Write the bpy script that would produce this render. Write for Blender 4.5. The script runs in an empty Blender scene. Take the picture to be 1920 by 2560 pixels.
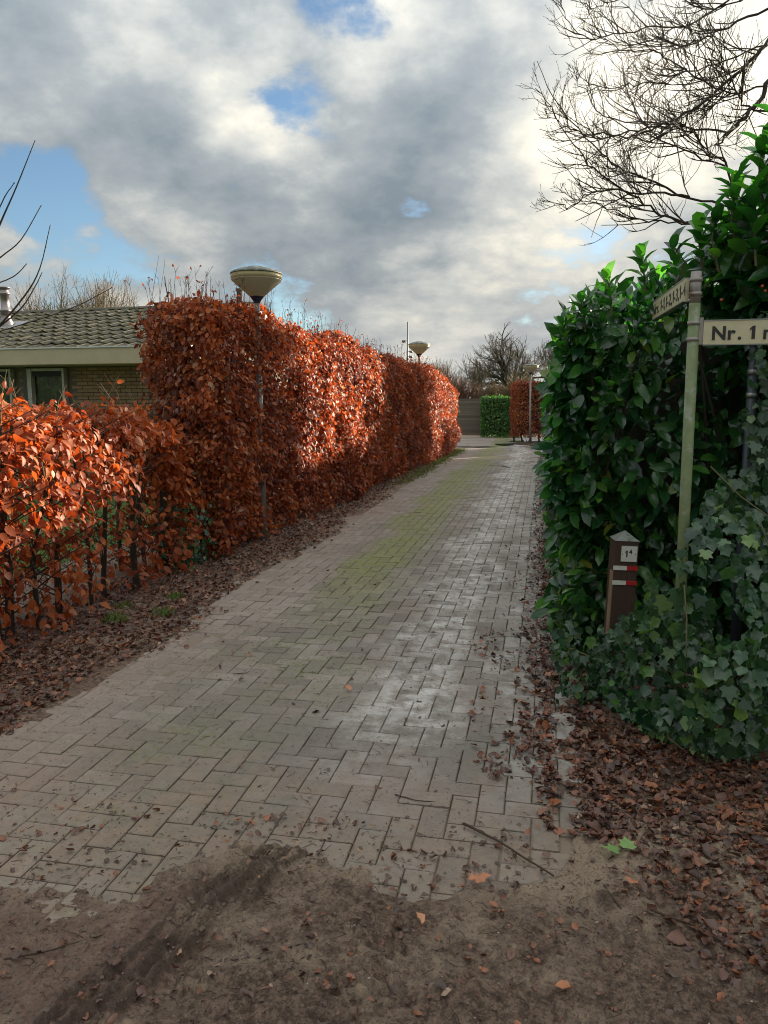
import bpy, math, random
import numpy as np
from mathutils import Vector, Matrix
R = math.radians
sc = bpy.context.scene
COL = sc.collection
rng = np.random.default_rng(11)
random.seed(5)

# ---------------------------------------------------------------- camera, sky, sun, exposure
cam_d = bpy.data.cameras.new('camera'); cam = bpy.data.objects.new('camera', cam_d); COL.objects.link(cam)
cam.location = (0, 0, 1.6)
cam.rotation_euler = (R(90 - 8.25), 0, R(11.57))
cam_d.sensor_fit = 'VERTICAL'; cam_d.sensor_height = 36.0; cam_d.lens = 36.0 * 1930 / 2560
cam_d.clip_start = 0.05; cam_d.clip_end = 3000
sc.camera = cam

SUN_AZ, SUN_EL = 40.0, 16.0          # azimuth measured from +Y towards +X
SUN = np.array([math.sin(R(SUN_AZ)) * math.cos(R(SUN_EL)), math.cos(R(SUN_AZ)) * math.cos(R(SUN_EL)), math.sin(R(SUN_EL))])
sl = bpy.data.lights.new('sun', 'SUN'); sl.energy = 5.0; sl.angle = R(0.55); sl.color = (1.0, 0.86, 0.68)
so = bpy.data.objects.new('sun', sl); COL.objects.link(so)
so.rotation_euler = Vector(SUN).to_track_quat('Z', 'Y').to_euler()

sc.view_settings.view_transform = 'Standard'; sc.view_settings.look = 'None'
sc.view_settings.exposure = 1.45; sc.view_settings.gamma = 1.0; sc.view_settings.use_curve_mapping = False
sc.render.engine = 'CYCLES'
sc.cycles.max_bounces = 5; sc.cycles.diffuse_bounces = 3; sc.cycles.transparent_max_bounces = 6
sc.cycles.use_denoising = True; sc.cycles.filter_width = 1.05
try:
    sc.cycles.sample_clamp_indirect = 4.0
except Exception: pass


class NT:
    """small node-tree helper"""
    def __init__(s, nt): s.nt = nt; nt.nodes.clear()
    def n(s, t, ins=None, **kw):
        nd = s.nt.nodes.new(t)
        for k, v in kw.items(): setattr(nd, k, v)
        for k, v in (ins or {}).items(): s.set(nd.inputs[k], v)
        return nd
    def set(s, sock, v):
        if isinstance(v, bpy.types.NodeSocket): s.nt.links.new(v, sock)
        elif isinstance(v, bpy.types.Node): s.nt.links.new(v.outputs[0], sock)
        else:
            if isinstance(v, tuple) and len(v) == 3 and sock.type == 'RGBA': v = v + (1,)
            sock.default_value = v
    def m(s, op, a, b=0.0, c=0.0, clamp=False):
        nd = s.n('ShaderNodeMath', operation=op, use_clamp=clamp)
        s.set(nd.inputs[0], a); s.set(nd.inputs[1], b); s.set(nd.inputs[2], c)
        return nd.outputs[0]
    def vm(s, op, a, b=(0, 0, 0)):
        nd = s.n('ShaderNodeVectorMath', operation=op); s.set(nd.inputs[0], a); s.set(nd.inputs[1], b)
        return nd.outputs['Value'] if op in ('DOT_PRODUCT', 'LENGTH') else nd.outputs[0]
    def mix(s, f, a, b, mode='MIX'):
        nd = s.n('ShaderNodeMix', data_type='RGBA', blend_type=mode)
        s.set(nd.inputs[0], f); s.set(nd.inputs[6], a); s.set(nd.inputs[7], b)
        return nd.outputs[2]
    def noise(s, vec, scale, detail=4.0, rough=0.55, dist=0.0):
        nd = s.n('ShaderNodeTexNoise', {'Vector': vec, 'Scale': scale, 'Detail': detail, 'Roughness': rough, 'Distortion': dist})
        return nd.outputs[0]
    def step(s, v, lo, hi, a=0.0, b=1.0):
        nd = s.n('ShaderNodeMapRange', {0: v, 1: lo, 2: hi, 3: a, 4: b}, interpolation_type='SMOOTHSTEP')
        return nd.outputs[0]


def view_dir(x, y):
    """direction in the world of a point of the sky, from azimuth and elevation in degrees"""
    a, e = R(x), R(y)
    return (math.sin(a) * math.cos(e), math.cos(a) * math.cos(e), math.sin(e))

# cloud gaps and cloud tone: (azimuth, elevation, width in degrees, amount)
BLUE = [(-14.0, 25.9, 4.5, -0.246), (-11.6, 24.5, 3, -0.095), (-34.2, 12.8, 4.2, -0.23), (-31.5, 12.0, 4, -0.116), (-36.1, 14.4, 3, -0.097), (-18.2, 18.8, 3.2, -0.159), (-19.3, 19.4, 2, -0.064), (0.3, 10.3, 3, -0.116), (5.1, 11.0, 3, -0.097), (-9.0, 13.6, 2, -0.088), (-35.4, 7.8, 4, -0.116), (-15.6, 8.7, 3, -0.064), (-33.7, 19.6, 8, 0.096), (-24.4, 13.4, 7, 0.096), (-10.4, 16.3, 6, 0.077), (-7.7, 22.1, 5, 0.096)]
TONE = [(-26.4, 21.4, 4, 0.126), (-20.7, 18.0, 4, 0.263), (-22.6, 18.3, 3, 0.105), (-9.4, 22.5, 5, 0.21), (-15.2, 17.9, 3, 0.105), (-24.5, 9.6, 5, 0.315), (-28.5, 9.2, 4, 0.21), (-18.4, 7.9, 3, 0.105), (7.1, 17.1, 9, 0.315), (1.8, 19.3, 6, 0.158), (-7.5, 7.9, 4, 0.158), (0.8, 9.6, 5, 0.21), (-33.7, 18.9, 8, -0.15), (-11.9, 11.2, 5, -0.165), (-20.3, 11.6, 5, -0.135), (-27.0, 13.8, 6, -0.135), (-9.9, 18.0, 4, -0.188), (-28.7, 17.2, 5, -0.06), (-3.6, 22.3, 4, -0.09), (-4.8, 12.1, 4, -0.09), (-34.9, 22.3, 6, -0.06), (-16.5, 22.2, 3, -0.09)]
world = bpy.data.worlds.new('World'); sc.world = world; world.use_nodes = True
t = NT(world.node_tree)
sky = t.n('ShaderNodeTexSky', sky_type='NISHITA', sun_disc=False, sun_elevation=R(SUN_EL), sun_rotation=R(SUN_AZ),
          air_density=1.0, dust_density=0.6, ozone_density=2.5)
tc = t.n('ShaderNodeTexCoord').outputs['Generated']
sep = t.n('ShaderNodeSeparateXYZ', {0: tc})
zz = t.m('MAXIMUM', sep.outputs[2], 0.0)
den = t.m('ADD', zz, 0.40)
cx = t.m('DIVIDE', sep.outputs[0], den); cy = t.m('DIVIDE', sep.outputs[1], den)
cp = t.n('ShaderNodeCombineXYZ', {0: cx, 1: cy, 2: 0.0}).outputs[0]
cp_off = t.vm('ADD', cp, (7.3, 2.1, 0.4))
big = t.noise(cp_off, 1.9, 3.0, 0.5, 0.1)
med = t.noise(t.vm('ADD', cp, (1.7, 5.2, 3.0)), 3.3, 9.0, 0.54, 0.0)
fine = t.noise(t.vm('ADD', cp, (4.0, 9.0, 1.0)), 12.0, 8.0, 0.6, 0.0)

def blob(az, el, width, amt):
    d = t.vm('DOT_PRODUCT', tc, view_dir(az, el))
    k = 1.0 / (1 - math.cos(R(width)))
    e = t.m('POWER', 2.718, t.m('MULTIPLY', t.m('SUBTRACT', d, 1.0), k))
    return t.m('MULTIPLY', e, amt)

def total(items):
    acc = items[0]
    for i in items[1:]: acc = t.m('ADD', acc, i)
    return acc
# cover: where cloud hides the blue
cover = t.m('ADD', t.m('MULTIPLY', med, 1.1), t.m('MULTIPLY', big, 0.25))
cover = t.m('ADD', cover, -0.02)
cover = t.m('ADD', cover, total([blob(*b) for b in BLUE]))
cover = t.m('ADD', cover, t.m('MULTIPLY', t.m('SUBTRACT', fine, 0.5), 0.22))
cmask = t.step(cover, 0.44, 0.57)
# tone: grey bellies against cream tops
tone = t.m('ADD', t.m('MULTIPLY', t.m('SUBTRACT', med, 0.5), 1.8), t.m('MULTIPLY', t.m('SUBTRACT', big, 0.5), 0.9))
tone = t.m('ADD', tone, t.m('MULTIPLY', t.m('SUBTRACT', fine, 0.5), 0.45))
tone = t.m('ADD', tone, t.m('ADD', 0.43, total([blob(*b) for b in TONE])))
ramp = t.n('ShaderNodeValToRGB', {0: tone})
cr = ramp.color_ramp
cr.elements[0].position = 0.08; cr.elements[0].color = (0.140, 0.168, 0.192, 1)
cr.elements[1].position = 0.95; cr.elements[1].color = (0.64, 0.60, 0.50, 1)
e = cr.elements.new(0.40); e.color = (0.228, 0.250, 0.262, 1)
e = cr.elements.new(0.66); e.color = (0.38, 0.385, 0.365, 1)
# brighter round the veiled sun
sunglow = blob(SUN_AZ - 8, SUN_EL, 13, 0.35)
cloud = t.mix(1.0, ramp.outputs[0], t.n('ShaderNodeCombineColor', {0: t.m('ADD', 1.0, sunglow), 1: t.m('ADD', 1.0, sunglow), 2: t.m('ADD', 1.0, t.m('MULTIPLY', sunglow, .92))}).outputs[0], 'MULTIPLY')
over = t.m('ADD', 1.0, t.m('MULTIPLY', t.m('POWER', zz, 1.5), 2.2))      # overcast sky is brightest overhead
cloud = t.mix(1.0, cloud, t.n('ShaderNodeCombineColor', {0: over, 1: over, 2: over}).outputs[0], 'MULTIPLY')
haze = t.step(zz, 0.0, 0.16, 0.55, 0.0)
cloud = t.mix(haze, cloud, (0.46, 0.46, 0.45))
bg1 = t.n('ShaderNodeBackground', {'Color': t.mix(1.0, sky.outputs[0], (0.95, 1.0, 1.0), 'MULTIPLY'), 'Strength': 0.06})
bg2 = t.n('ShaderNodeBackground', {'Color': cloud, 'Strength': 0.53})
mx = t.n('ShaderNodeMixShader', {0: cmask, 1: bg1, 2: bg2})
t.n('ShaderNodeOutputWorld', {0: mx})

# ---------------------------------------------------------------- materials
def mat(name, fn):
    m = bpy.data.materials.new(name); m.use_nodes = True
    t = NT(m.node_tree); fn(t); return m

def out(t, sh, disp=None):
    t.n('ShaderNodeOutputMaterial', {0: sh})

def bump(t, h, strength, dist=0.01):
    return t.n('ShaderNodeBump', {'Strength': strength, 'Distance': dist, 'Height': h}).outputs[0]

def pbsdf(t, col, rough=0.6, spec=0.5, normal=None, metal=0.0, **kw):
    ins = {'Base Color': col, 'Roughness': rough, 'Specular IOR Level': spec, 'Metallic': metal}
    if normal is not None: ins['Normal'] = normal
    ins.update(kw)
    return t.n('ShaderNodeBsdfPrincipled', ins).outputs[0]

def wpos(t): return t.n('ShaderNodeNewGeometry').outputs['Position']

def rnd_value(t):
    a = t.n('ShaderNodeAttribute', attribute_name='rnd').outputs['Fac']
    o = t.n('ShaderNodeObjectInfo').outputs['Random']
    return t.m('FRACT', t.m('ADD', t.m('MULTIPLY', a, 7.13), o))

def leaf_mat(name, stops, rough=0.4, spec=0.5, transl=0.35, tcol=(1, .6, .3), hue_noise=None, backcol=None, tboost=1.6):
    def f(t):
        r = rnd_value(t)
        ramp = t.n('ShaderNodeValToRGB', {0: r}); cr = ramp.color_ramp
        cr.elements[0].position = stops[0][0]; cr.elements[0].color = (*stops[0][1], 1)
        cr.elements[1].position = stops[-1][0]; cr.elements[1].color = (*stops[-1][1], 1)
        for p, c in stops[1:-1]:
            e = cr.elements.new(p); e.color = (*c, 1)
        col = ramp.outputs[0]
        P = wpos(t)
        if hue_noise:
            n = t.noise(P, hue_noise[0], 3.0)
            col = t.mix(t.step(n, .42, .62), col, t.mix(1.0, col, hue_noise[1], 'MULTIPLY'))
        n2 = t.noise(P, 60, 3.0)
        col = t.mix(t.m('MULTIPLY', t.step(n2, .35, .7), .35), col, t.mix(1.0, col, (.55, .5, .5), 'MULTIPLY'))
        bs = pbsdf(t, col, rough, spec, bump(t, n2, .25, .004))
        tl = t.n('ShaderNodeBsdfTranslucent', {'Color': t.mix(1.0, col, tuple(tboost * c for c in tcol), 'MULTIPLY')}).outputs[0]
        out(t, t.n('ShaderNodeMixShader', {0: transl, 1: bs, 2: tl}))
    return mat(name, f)

M = {}
M['beech'] = leaf_mat('beech_leaf', [(0, (.11, .036, .022)), (.25, (.27, .072, .030)), (.6, (.46, .125, .036)), (.88, (.57, .20, .06)), (1, (.52, .34, .21))],
                      .50, .36, .36, (1.0, .55, .3), (1.1, (.66, .62, .9)))
M['beech_low'] = leaf_mat('beech_leaf_orange', [(0, (.24, .055, .018)), (.4, (.39, .105, .030)), (.9, (.56, .18, .05)), (1, (.6, .32, .16))],
                      .50, .34, .38, (1.0, .6, .3), (1.4, (.7, .62, .8)))
M['laurel'] = leaf_mat('laurel_leaf', [(0, (.016, .055, .022)), (.45, (.027, .085, .026)), (.8, (.048, .135, .030)), (.96, (.11, .23, .04)), (1, (.26, .24, .05))],
                      .20, .6, .30, (1.2, 1.9, .5), (1.6, (.7, .9, 1.0)), tboost=2.0)
M['ivy'] = leaf_mat('ivy_leaf', [(0, (.013, .042, .017)), (.4, (.027, .074, .028)), (.8, (.052, .112, .042)), (.95, (.11, .18, .06)), (1, (.15, .26, .05))],
                      .27, .6, .18, (1.0, 1.5, .5), (3.0, (.7, .85, .9)))
M['conifer'] = leaf_mat('conifer_green', [(0, (.03, .08, .025)), (.6, (.07, .18, .04)), (1, (.20, .30, .08))], .5, .4, .35, (.8, 1.2, .4))
M['litter'] = leaf_mat('dead_leaf', [(0, (.065, .036, .026)), (.45, (.14, .068, .044)), (.8, (.23, .095, .052)), (.955, (.34, .12, .05)), (1, (.46, .32, .20))],
                      .38, .5, .08, (1, .6, .4), (2.0, (.75, .75, .85)))
M['fresh_leaf'] = leaf_mat('pale_green_leaf', [(0, (.22, .36, .12)), (1, (.30, .42, .16))], .4, .5, .2, (1, 1.2, .5))
M['orange_leaf'] = leaf_mat('orange_leaf', [(0, (.50, .20, .10)), (1, (.60, .30, .16))], .5, .4, .15, (1, .6, .4))
M['grass'] = leaf_mat('grass_blade', [(0, (.06, .12, .02)), (.6, (.11, .19, .035)), (1, (.22, .25, .08))], .5, .4, .3, (1, 1.3, .4))
M['moss'] = leaf_mat('moss_tuft', [(0, (.10, .13, .02)), (1, (.17, .19, .035))], .8, .3, .1, (1, 1.2, .4))

def f_bark(c1, c2, scale=30):
    def f(t):
        P = wpos(t); n = t.noise(P, scale, 5.0, .6)
        out(t, pbsdf(t, t.mix(n, c1, c2), .8, .3, bump(t, n, .5, .01)))
    return f
M['bark'] = mat('dark_bark', f_bark((.022, .017, .013), (.065, .05, .036)))
M['bark_green'] = mat('green_bark', f_bark((.06, .05, .03), (.15, .14, .07), 8))
M['bark_tan'] = mat('tan_twigs', f_bark((.15, .11, .06), (.28, .21, .12), 12))
M['bark_grey'] = mat('grey_brown_twigs', f_bark((.07, .055, .042), (.15, .12, .09), 12))
M['bark_red'] = mat('reddish_twigs', f_bark((.12, .07, .05), (.22, .13, .09), 12))
M['stick'] = mat('stick_bark', f_bark((.03, .02, .014), (.10, .065, .04), 60))

def f_brick(t):
    P = wpos(t); sx = t.n('ShaderNodeSeparateXYZ', {0: P}); X, Y = sx.outputs[0], sx.outputs[1]
    r = rnd_value(t)
    warp = t.m('MULTIPLY', t.m('SUBTRACT', t.noise(P, .8, 3.0), .5), .9)
    Xw = t.m('ADD', X, warp)
    base = t.mix(r, (.168, .144, .122), (.305, .262, .224))
    damp = t.m('MULTIPLY', t.step(Y, 5.0, 3.0), t.step(t.noise(P, 1.1, 3.0), .42, .58))
    base = t.mix(t.m('MULTIPLY', damp, .6), base, (.135, .128, .105))
    # dusty pinkish left flank
    left = t.step(Xw, -1.7, -2.3)
    base = t.mix(t.m('MULTIPLY', left, .5), base, (.31, .245, .205))
    # greenish algae in the middle of the path
    g1 = t.m('MULTIPLY', t.step(Xw, -2.1, -1.6), t.step(Xw, -.85, -1.35))
    g1 = t.m('MULTIPLY', g1, t.step(t.noise(P, 2.6, 4.0), .36, .6))
    mott = t.m('MULTIPLY', t.step(t.noise(P, 24, 6.0, .75), .38, .60), t.m('ADD', .35, t.m('MULTIPLY', r, .8)))
    base = t.mix(t.m('MULTIPLY', t.m('MULTIPLY', g1, mott), .95), base, (.145, .155, .070))
    g3 = t.m('MULTIPLY', t.m('MULTIPLY', t.step(Xw, -2.0, -1.7), t.step(Xw, -1.1, -1.45)), t.step(Y, 4.8, 7.0))
    base = t.mix(t.m('MULTIPLY', g3, t.m('ADD', .2, t.m('MULTIPLY', mott, .7))), base, (.165, .175, .045))
    # pale lime wear, with the sky sheen of wet bricks painted in
    far_ = t.step(Y, 2.4, 4.2)
    w1 = t.m('MULTIPLY', t.step(Xw, -1.05, -.75), t.step(Xw, -.30, -.55))
    w2 = t.m('MULTIPLY', t.step(Xw, -.35, -.1), .6)
    n = t.noise(P, 9, 6.0, .65)
    pale = t.m('MULTIPLY', t.m('MAXIMUM', w1, w2), t.m('MULTIPLY', t.step(n, .38, .60), far_))
    base = t.mix(t.m('MULTIPLY', pale, t.m('ADD', .30, t.m('MULTIPLY', r, .62))), base, (.66, .64, .62))
    # moss creeping in from joints
    g2 = t.m('MULTIPLY', t.m('MULTIPLY', t.step(Xw, -2.0, -1.7), t.step(Xw, -1.2, -1.5)), t.step(Y, 5, 7.5))
    g2 = t.m('MULTIPLY', g2, t.step(t.noise(P, 12, 5.0, .7), .42, .56))
    base = t.mix(t.m('MULTIPLY', g2, .8), base, (.19, .21, .045))
    # mud film near the end of the paving
    mud = t.m('MULTIPLY', t.step(t.m('ADD', Y, t.m('MULTIPLY', t.noise(P, 3.5, 5.0), .9)), 4.1, 2.9), t.m('ADD', .25, t.m('MULTIPLY', t.step(t.noise(P, 6, 6.0, .7), .38, .62), .6)))
    base = t.mix(mud, base, (.25, .178, .128))
    # fine speckle and dark crumbs
    film = t.step(t.noise(P, 1.7, 5.0, .6), .40, .64)
    base = t.mix(t.m('MULTIPLY', film, .35), base, (.20, .155, .118))
    sp = t.noise(P, 260, 3.0, .7)
    base = t.mix(t.m('MULTIPLY', t.step(sp, .35, .7), .5), base, t.mix(1.0, base, (1.45, 1.4, 1.35), 'MULTIPLY'))
    cr_ = t.noise(P, 55, 4.0, .75)
    base = t.mix(t.step(cr_, .60, .66), base, (.06, .045, .035))
    base = t.mix(t.m('MULTIPLY', t.step(t.noise(P, 22, 6.0, .7), .38, .66), .30), base, t.mix(1.0, base, (.50, .46, .42), 'MULTIPLY'))
    wet = t.m('MULTIPLY', t.step(Xw, -1.2, -.3), t.step(t.noise(P, 2.2, 3.0), .3, .6))
    rough = t.m('SUBTRACT', .74, t.m('MULTIPLY', wet, .44))
    h = t.m('ADD', t.noise(P, 90, 5.0, .7), t.m('MULTIPLY', sp, .4))
    out(t, pbsdf(t, base, rough, .5, bump(t, h, .7, .006)))
M['paver'] = mat('concrete_paver', f_brick)

def f_joint(t):
    P = wpos(t); sx = t.n('ShaderNodeSeparateXYZ', {0: P}); X, Y = sx.outputs[0], sx.outputs[1]
    n = t.noise(P, 7, 4.0); n2 = t.noise(P, 120, 3.0)
    c = t.mix(t.step(n, .35, .65), (.035, .027, .020), (.20, .155, .11))
    c = t.mix(t.step(X, -1.7, -2.1), c, (.30, .235, .185))
    c = t.mix(t.step(Y, 3.4, 2.6), c, (.27, .205, .15))
    g = t.m('MULTIPLY', t.step(X, -2.3, -1.8), t.step(X, -.7, -1.2))
    g = t.m('MULTIPLY', g, t.step(t.noise(P, 3, 3.0), .34, .55))
    c = t.mix(t.m('MULTIPLY', g, .75), c, (.085, .10, .018))
    out(t, pbsdf(t, t.mix(t.m('MULTIPLY', n2, .4), c, (.02, .015, .01)), .95, .2, bump(t, n2, .6, .004)))
M['joint'] = mat('sand_bed', f_joint)

def f_soil(t):
    P = wpos(t); sx = t.n('ShaderNodeSeparateXYZ', {0: P}); X, Y = sx.outputs[0], sx.outputs[1]
    n = t.noise(P, 3.2, 6.0, .62, .3); n2 = t.noise(P, 30, 8.0, .8); n3 = t.noise(P, 230, 4.0, .8)
    c = t.mix(t.step(n2, .40, .60), (.120, .076, .052), (.35, .235, .165))
    sand = t.step(n, .50, .64)
    # tan sand shows where the paving stops and left of the wheel rut
    band = t.m('MULTIPLY', t.step(Y, 2.1, 2.45), t.step(Y, 3.3, 2.9))
    sand = t.m('MAXIMUM', t.m('MULTIPLY', sand, .75), t.m('MULTIPLY', band, t.step(n, .40, .52)))
    c = t.mix(sand, c, t.mix(n2, (.40, .285, .195), (.58, .44, .31)))
    leftm = t.m('MULTIPLY', t.step(X, -.85, -1.2), t.step(Y, 2.3, 1.9))
    c = t.mix(t.m('MULTIPLY', leftm, .55), c, (.37, .235, .175))
    # packed mud lying in the wheel rut
    lin = t.m('ADD', t.m('SUBTRACT', X, t.m('MULTIPLY', Y, .33)), 1.66)      # 0 along the rut
    rut = t.m('MULTIPLY', t.step(t.m('ABSOLUTE', t.m('ADD', lin, t.m('MULTIPLY', t.m('SUBTRACT', n2, .5), .25))), .15, .07), t.step(Y, 3.1, 2.7))
    c = t.mix(t.m('MULTIPLY', t.m('MULTIPLY', rut, t.step(t.m('ADD', t.m('MULTIPLY', n2, .9), t.m('MULTIPLY', t.m('SINE', t.m('ADD', t.m('MULTIPLY', lin, 90.0), t.m('MULTIPLY', n, 14.0))), .07)), .38, .52)), .75), c, (.075, .046, .032))
    n4 = t.noise(P, 95, 5.0, .8)
    c = t.mix(t.step(n4, .54, .60), c, t.mix(1.0, c, (.42, .38, .36), 'MULTIPLY'))
    c = t.mix(t.m('MULTIPLY', t.step(n4, .44, .38), .5), c, t.mix(1.0, c, (1.5, 1.45, 1.4), 'MULTIPLY'))
    c = t.mix(t.step(n3, .66, .72), c, (.50, .45, .38))
    c = t.mix(t.step(n3, .42, .34), c, (.035, .025, .02))
    rough = t.m('ADD', .55, t.m('MULTIPLY', sand, .3))
    h = t.m('ADD', t.m('MULTIPLY', n2, 1.0), t.m('MULTIPLY', n3, .35))
    out(t, pbsdf(t, c, rough, .4, bump(t, h, 1.0, .03)))
M['soil'] = mat('wet_soil', f_soil)

def f_ground(t):
    P = wpos(t); sx = t.n('ShaderNodeSeparateXYZ', {0: P}); X, Y = sx.outputs[0], sx.outputs[1]
    n = t.noise(P, 1.2, 5.0); n2 = t.noise(P, 30, 5.0, .7)
    grass = t.mix(n2, (.045, .085, .02), (.12, .19, .04))
    soil = t.mix(n2, (.04, .026, .018), (.10, .065, .042))
    m = t.step(t.m('ADD', X, t.m('MULTIPLY', n, .6)), -3.6, -4.0)
    m = t.m('MAXIMUM', m, t.step(Y, 37, 40))
    m = t.m('MAXIMUM', m, t.step(X, 6, 8))
    out(t, pbsdf(t, t.mix(m, soil, grass), .9, .3, bump(t, n2, .8, .03)))
M['ground'] = mat('lawn_and_earth', f_ground)
M['clod'] = mat('mud_clod', f_bark((.07, .05, .038), (.18, .13, .10), 90))
M['grit'] = mat('pale_grit', f_bark((.25, .21, .17), (.5, .46, .4), 50))

def f_puddle(t):
    P = wpos(t); n = t.noise(P, 3, 3.0)
    out(t, pbsdf(t, t.mix(n, (.03, .028, .025), (.08, .07, .06)), .04, .6, bump(t, n, .02, .01)))
M['evergreen'] = leaf_mat('evergreen_leaf', [(0, (.02, .045, .02)), (1, (.05, .09, .03))], .5, .4, .2, (.8, 1.2, .4))
M['puddle'] = mat('puddle_water', f_puddle)

def f_tile(t):
    P = wpos(t); r = rnd_value(t)
    n = t.noise(P, 9, 6.0, .7); n2 = t.noise(P, 45, 5.0, .7)
    c = t.mix(r, (.085, .074, .055), (.15, .132, .10))
    c = t.mix(t.step(n, .42, .60), c, t.mix(n2, (.055, .050, .018), (.12, .105, .038)))
    c = t.mix(t.step(n2, .64, .75), c, (.30, .29, .26))
    out(t, pbsdf(t, c, .75, .4, bump(t, n2, .8, .01)))
M['tile'] = mat('mossy_tile', f_tile)

def f_wallbrick(t):
    P = wpos(t); r = rnd_value(t); n = t.noise(P, 40, 4.0)
    c = t.mix(r, (.25, .155, .082), (.36, .24, .14))
    out(t, pbsdf(t, t.mix(t.m('MULTIPLY', n, .4), c, (.19, .13, .08)), .85, .3, bump(t, n, .4, .005)))
M['wall_brick'] = mat('buff_brick', f_wallbrick)

def f_flat(c, rough=.6, spec=.5, metal=0.0, var=.25, scale=18, bmp=.15, dirt=None, **kw):
    def f(t):
        P = wpos(t); n = t.noise(P, scale, 5.0, .65)
        col = t.mix(t.m('MULTIPLY', t.step(n, .3, .75), var), c, tuple(x * .45 for x in c))
        if dirt:
            col = t.mix(t.step(t.noise(P, dirt[1], 5.0, .7), dirt[2], dirt[3]), col, dirt[0])
        out(t, pbsdf(t, col, rough, spec, bump(t, n, bmp, .004), metal, **kw))
    return f
M['mortar'] = mat('mortar', f_flat((.19, .155, .115), .95))
M['fascia'] = mat('fascia_paint', f_flat((.46, .385, .25), .55, var=.2, scale=4))
M['gutter'] = mat('gutter_metal', f_flat((.62, .62, .60), .4, metal=.3))
M['frame'] = mat('window_frame_paint', f_flat((.46, .44, .38), .5))
M['frame_dark'] = mat('dark_trim', f_flat((.06, .06, .055), .5))
M['blind'] = mat('dark_blind', f_flat((.02, .022, .024), .7))
M['painted_reflection'] = mat('painted_foliage_reflection', f_flat((.16, .20, .05), .9, var=.9, scale=5, dirt=((.34, .34, .16), 7, .5, .62)))  # foliage mirrored in the windows, painted as a green mottle
M['glass'] = mat('window_glass', lambda t: out(t, t.n('ShaderNodeMixShader', {0: .82, 1: pbsdf(t, (.02, .02, .02), .05, .6), 2: t.n('ShaderNodeBsdfTransparent', {0: (.85, .9, .85, 1)}).outputs[0]})))
M['flue'] = mat('flue_metal', f_flat((.34, .30, .29), .35, metal=.85, var=.6, scale=9))
M['lead'] = mat('lead_flashing', f_flat((.36, .37, .39), .6, metal=.2))
M['chimney'] = mat('grey_pipe', f_flat((.16, .15, .14), .7))
M['galv'] = mat('galvanised_pole', f_flat((.30, .27, .25), .45, metal=.35, var=.35, scale=30, dirt=((.19, .14, .10), 14, .55, .7)))
M['pole_green'] = mat('algae_covered_pole', f_flat((.16, .20, .085), .6, var=.45, scale=26, dirt=((.24, .25, .19), 20, .52, .68)))
M['band_steel'] = mat('steel_band', f_flat((.30, .30, .28), .35, metal=.7, var=.4, scale=50))
M['sign_face'] = mat('cream_sign', f_flat((.56, .50, .33), .42, var=.22, scale=40, dirt=((.34, .34, .18), 9, .60, .72)))
M['sign_letter'] = mat('black_letters', f_flat((.02, .02, .018), .5))
M['cone'] = mat('frosted_lamp_cone', lambda t: (lambda P, n: out(t, t.n('ShaderNodeMixShader', {0: .45,
      1: pbsdf(t, t.mix(t.step(n, .4, .62), (.52, .48, .40), (.34, .31, .25)), .3, .5, bump(t, n, .5, .004)),
      2: t.n('ShaderNodeBsdfTranslucent', {0: (.72, .68, .56, 1)}).outputs[0]})))(wpos(t), t.noise(wpos(t), 85, 2.0)))
M['lamp_band'] = mat('yellowed_lamp_band', lambda t: out(t, t.n('ShaderNodeMixShader', {0: .45,
      1: pbsdf(t, t.mix(t.noise(wpos(t), 25, 4.0), (.44, .40, .24), (.56, .50, .30)), .35, .5),
      2: t.n('ShaderNodeBsdfTranslucent', {0: (.8, .72, .42, 1)}).outputs[0]})))
M['lid'] = mat('weathered_lamp_lid', f_flat((.10, .115, .09), .45, var=.6, scale=20, dirt=((.26, .26, .2), 12, .5, .6)))
M['collar'] = mat('blue_black_collar', f_flat((.02, .022, .05), .4))
M['post_wood'] = mat('stained_post_wood', lambda t: (lambda P, n: out(t, pbsdf(t, t.mix(n, (.032, .018, .013), (.085, .048, .034)), .7, .3, bump(t, n, .5, .004))))(wpos(t),
      t.noise(t.vm('MULTIPLY', wpos(t), (60, 60, 5)), 1.0, 5.0)))
M['lit_post_edge'] = mat('lit_post_wood', lambda t: (lambda n: out(t, pbsdf(t, t.mix(n, (.14, .09, .05), (.30, .21, .13)), .8, .3, bump(t, n, .5, .004))))(
      t.noise(t.vm('MULTIPLY', wpos(t), (70, 70, 6)), 1.0, 5.0)))  # light on the post's side painted into a paler wood colour
M['post_cap'] = mat('grey_post_cap', f_flat((.24, .25, .23), .7, var=.5, scale=30, dirt=((.12, .15, .09), 25, .5, .65)))
M['white'] = mat('white_plate', f_flat((.60, .59, .52), .45, var=.30, scale=50))
M['red'] = mat('red_tape', f_flat((.44, .018, .02), .45, var=.45, scale=60))
M['dark_pole'] = mat('blue_black_pole', f_flat((.03, .04, .05), .4))
M['slat'] = mat('weathered_slat', lambda t: (lambda n, r: out(t, pbsdf(t, t.mix(t.m('MULTIPLY', t.m('ADD', n, r), .5), (.10, .082, .062), (.23, .19, .145)), .85, .3, bump(t, n, .4, .01))))(
      t.noise(t.vm('MULTIPLY', wpos(t), (4, 4, 40)), 1.0, 4.0), rnd_value(t)))
M['mast'] = mat('grey_mast', f_flat((.14, .14, .15), .5))
M['berry'] = mat('red_berry', f_flat((.42, .05, .02), .4))
M['wire'] = mat('mesh_wire', f_flat((.05, .07, .05), .5))

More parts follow.
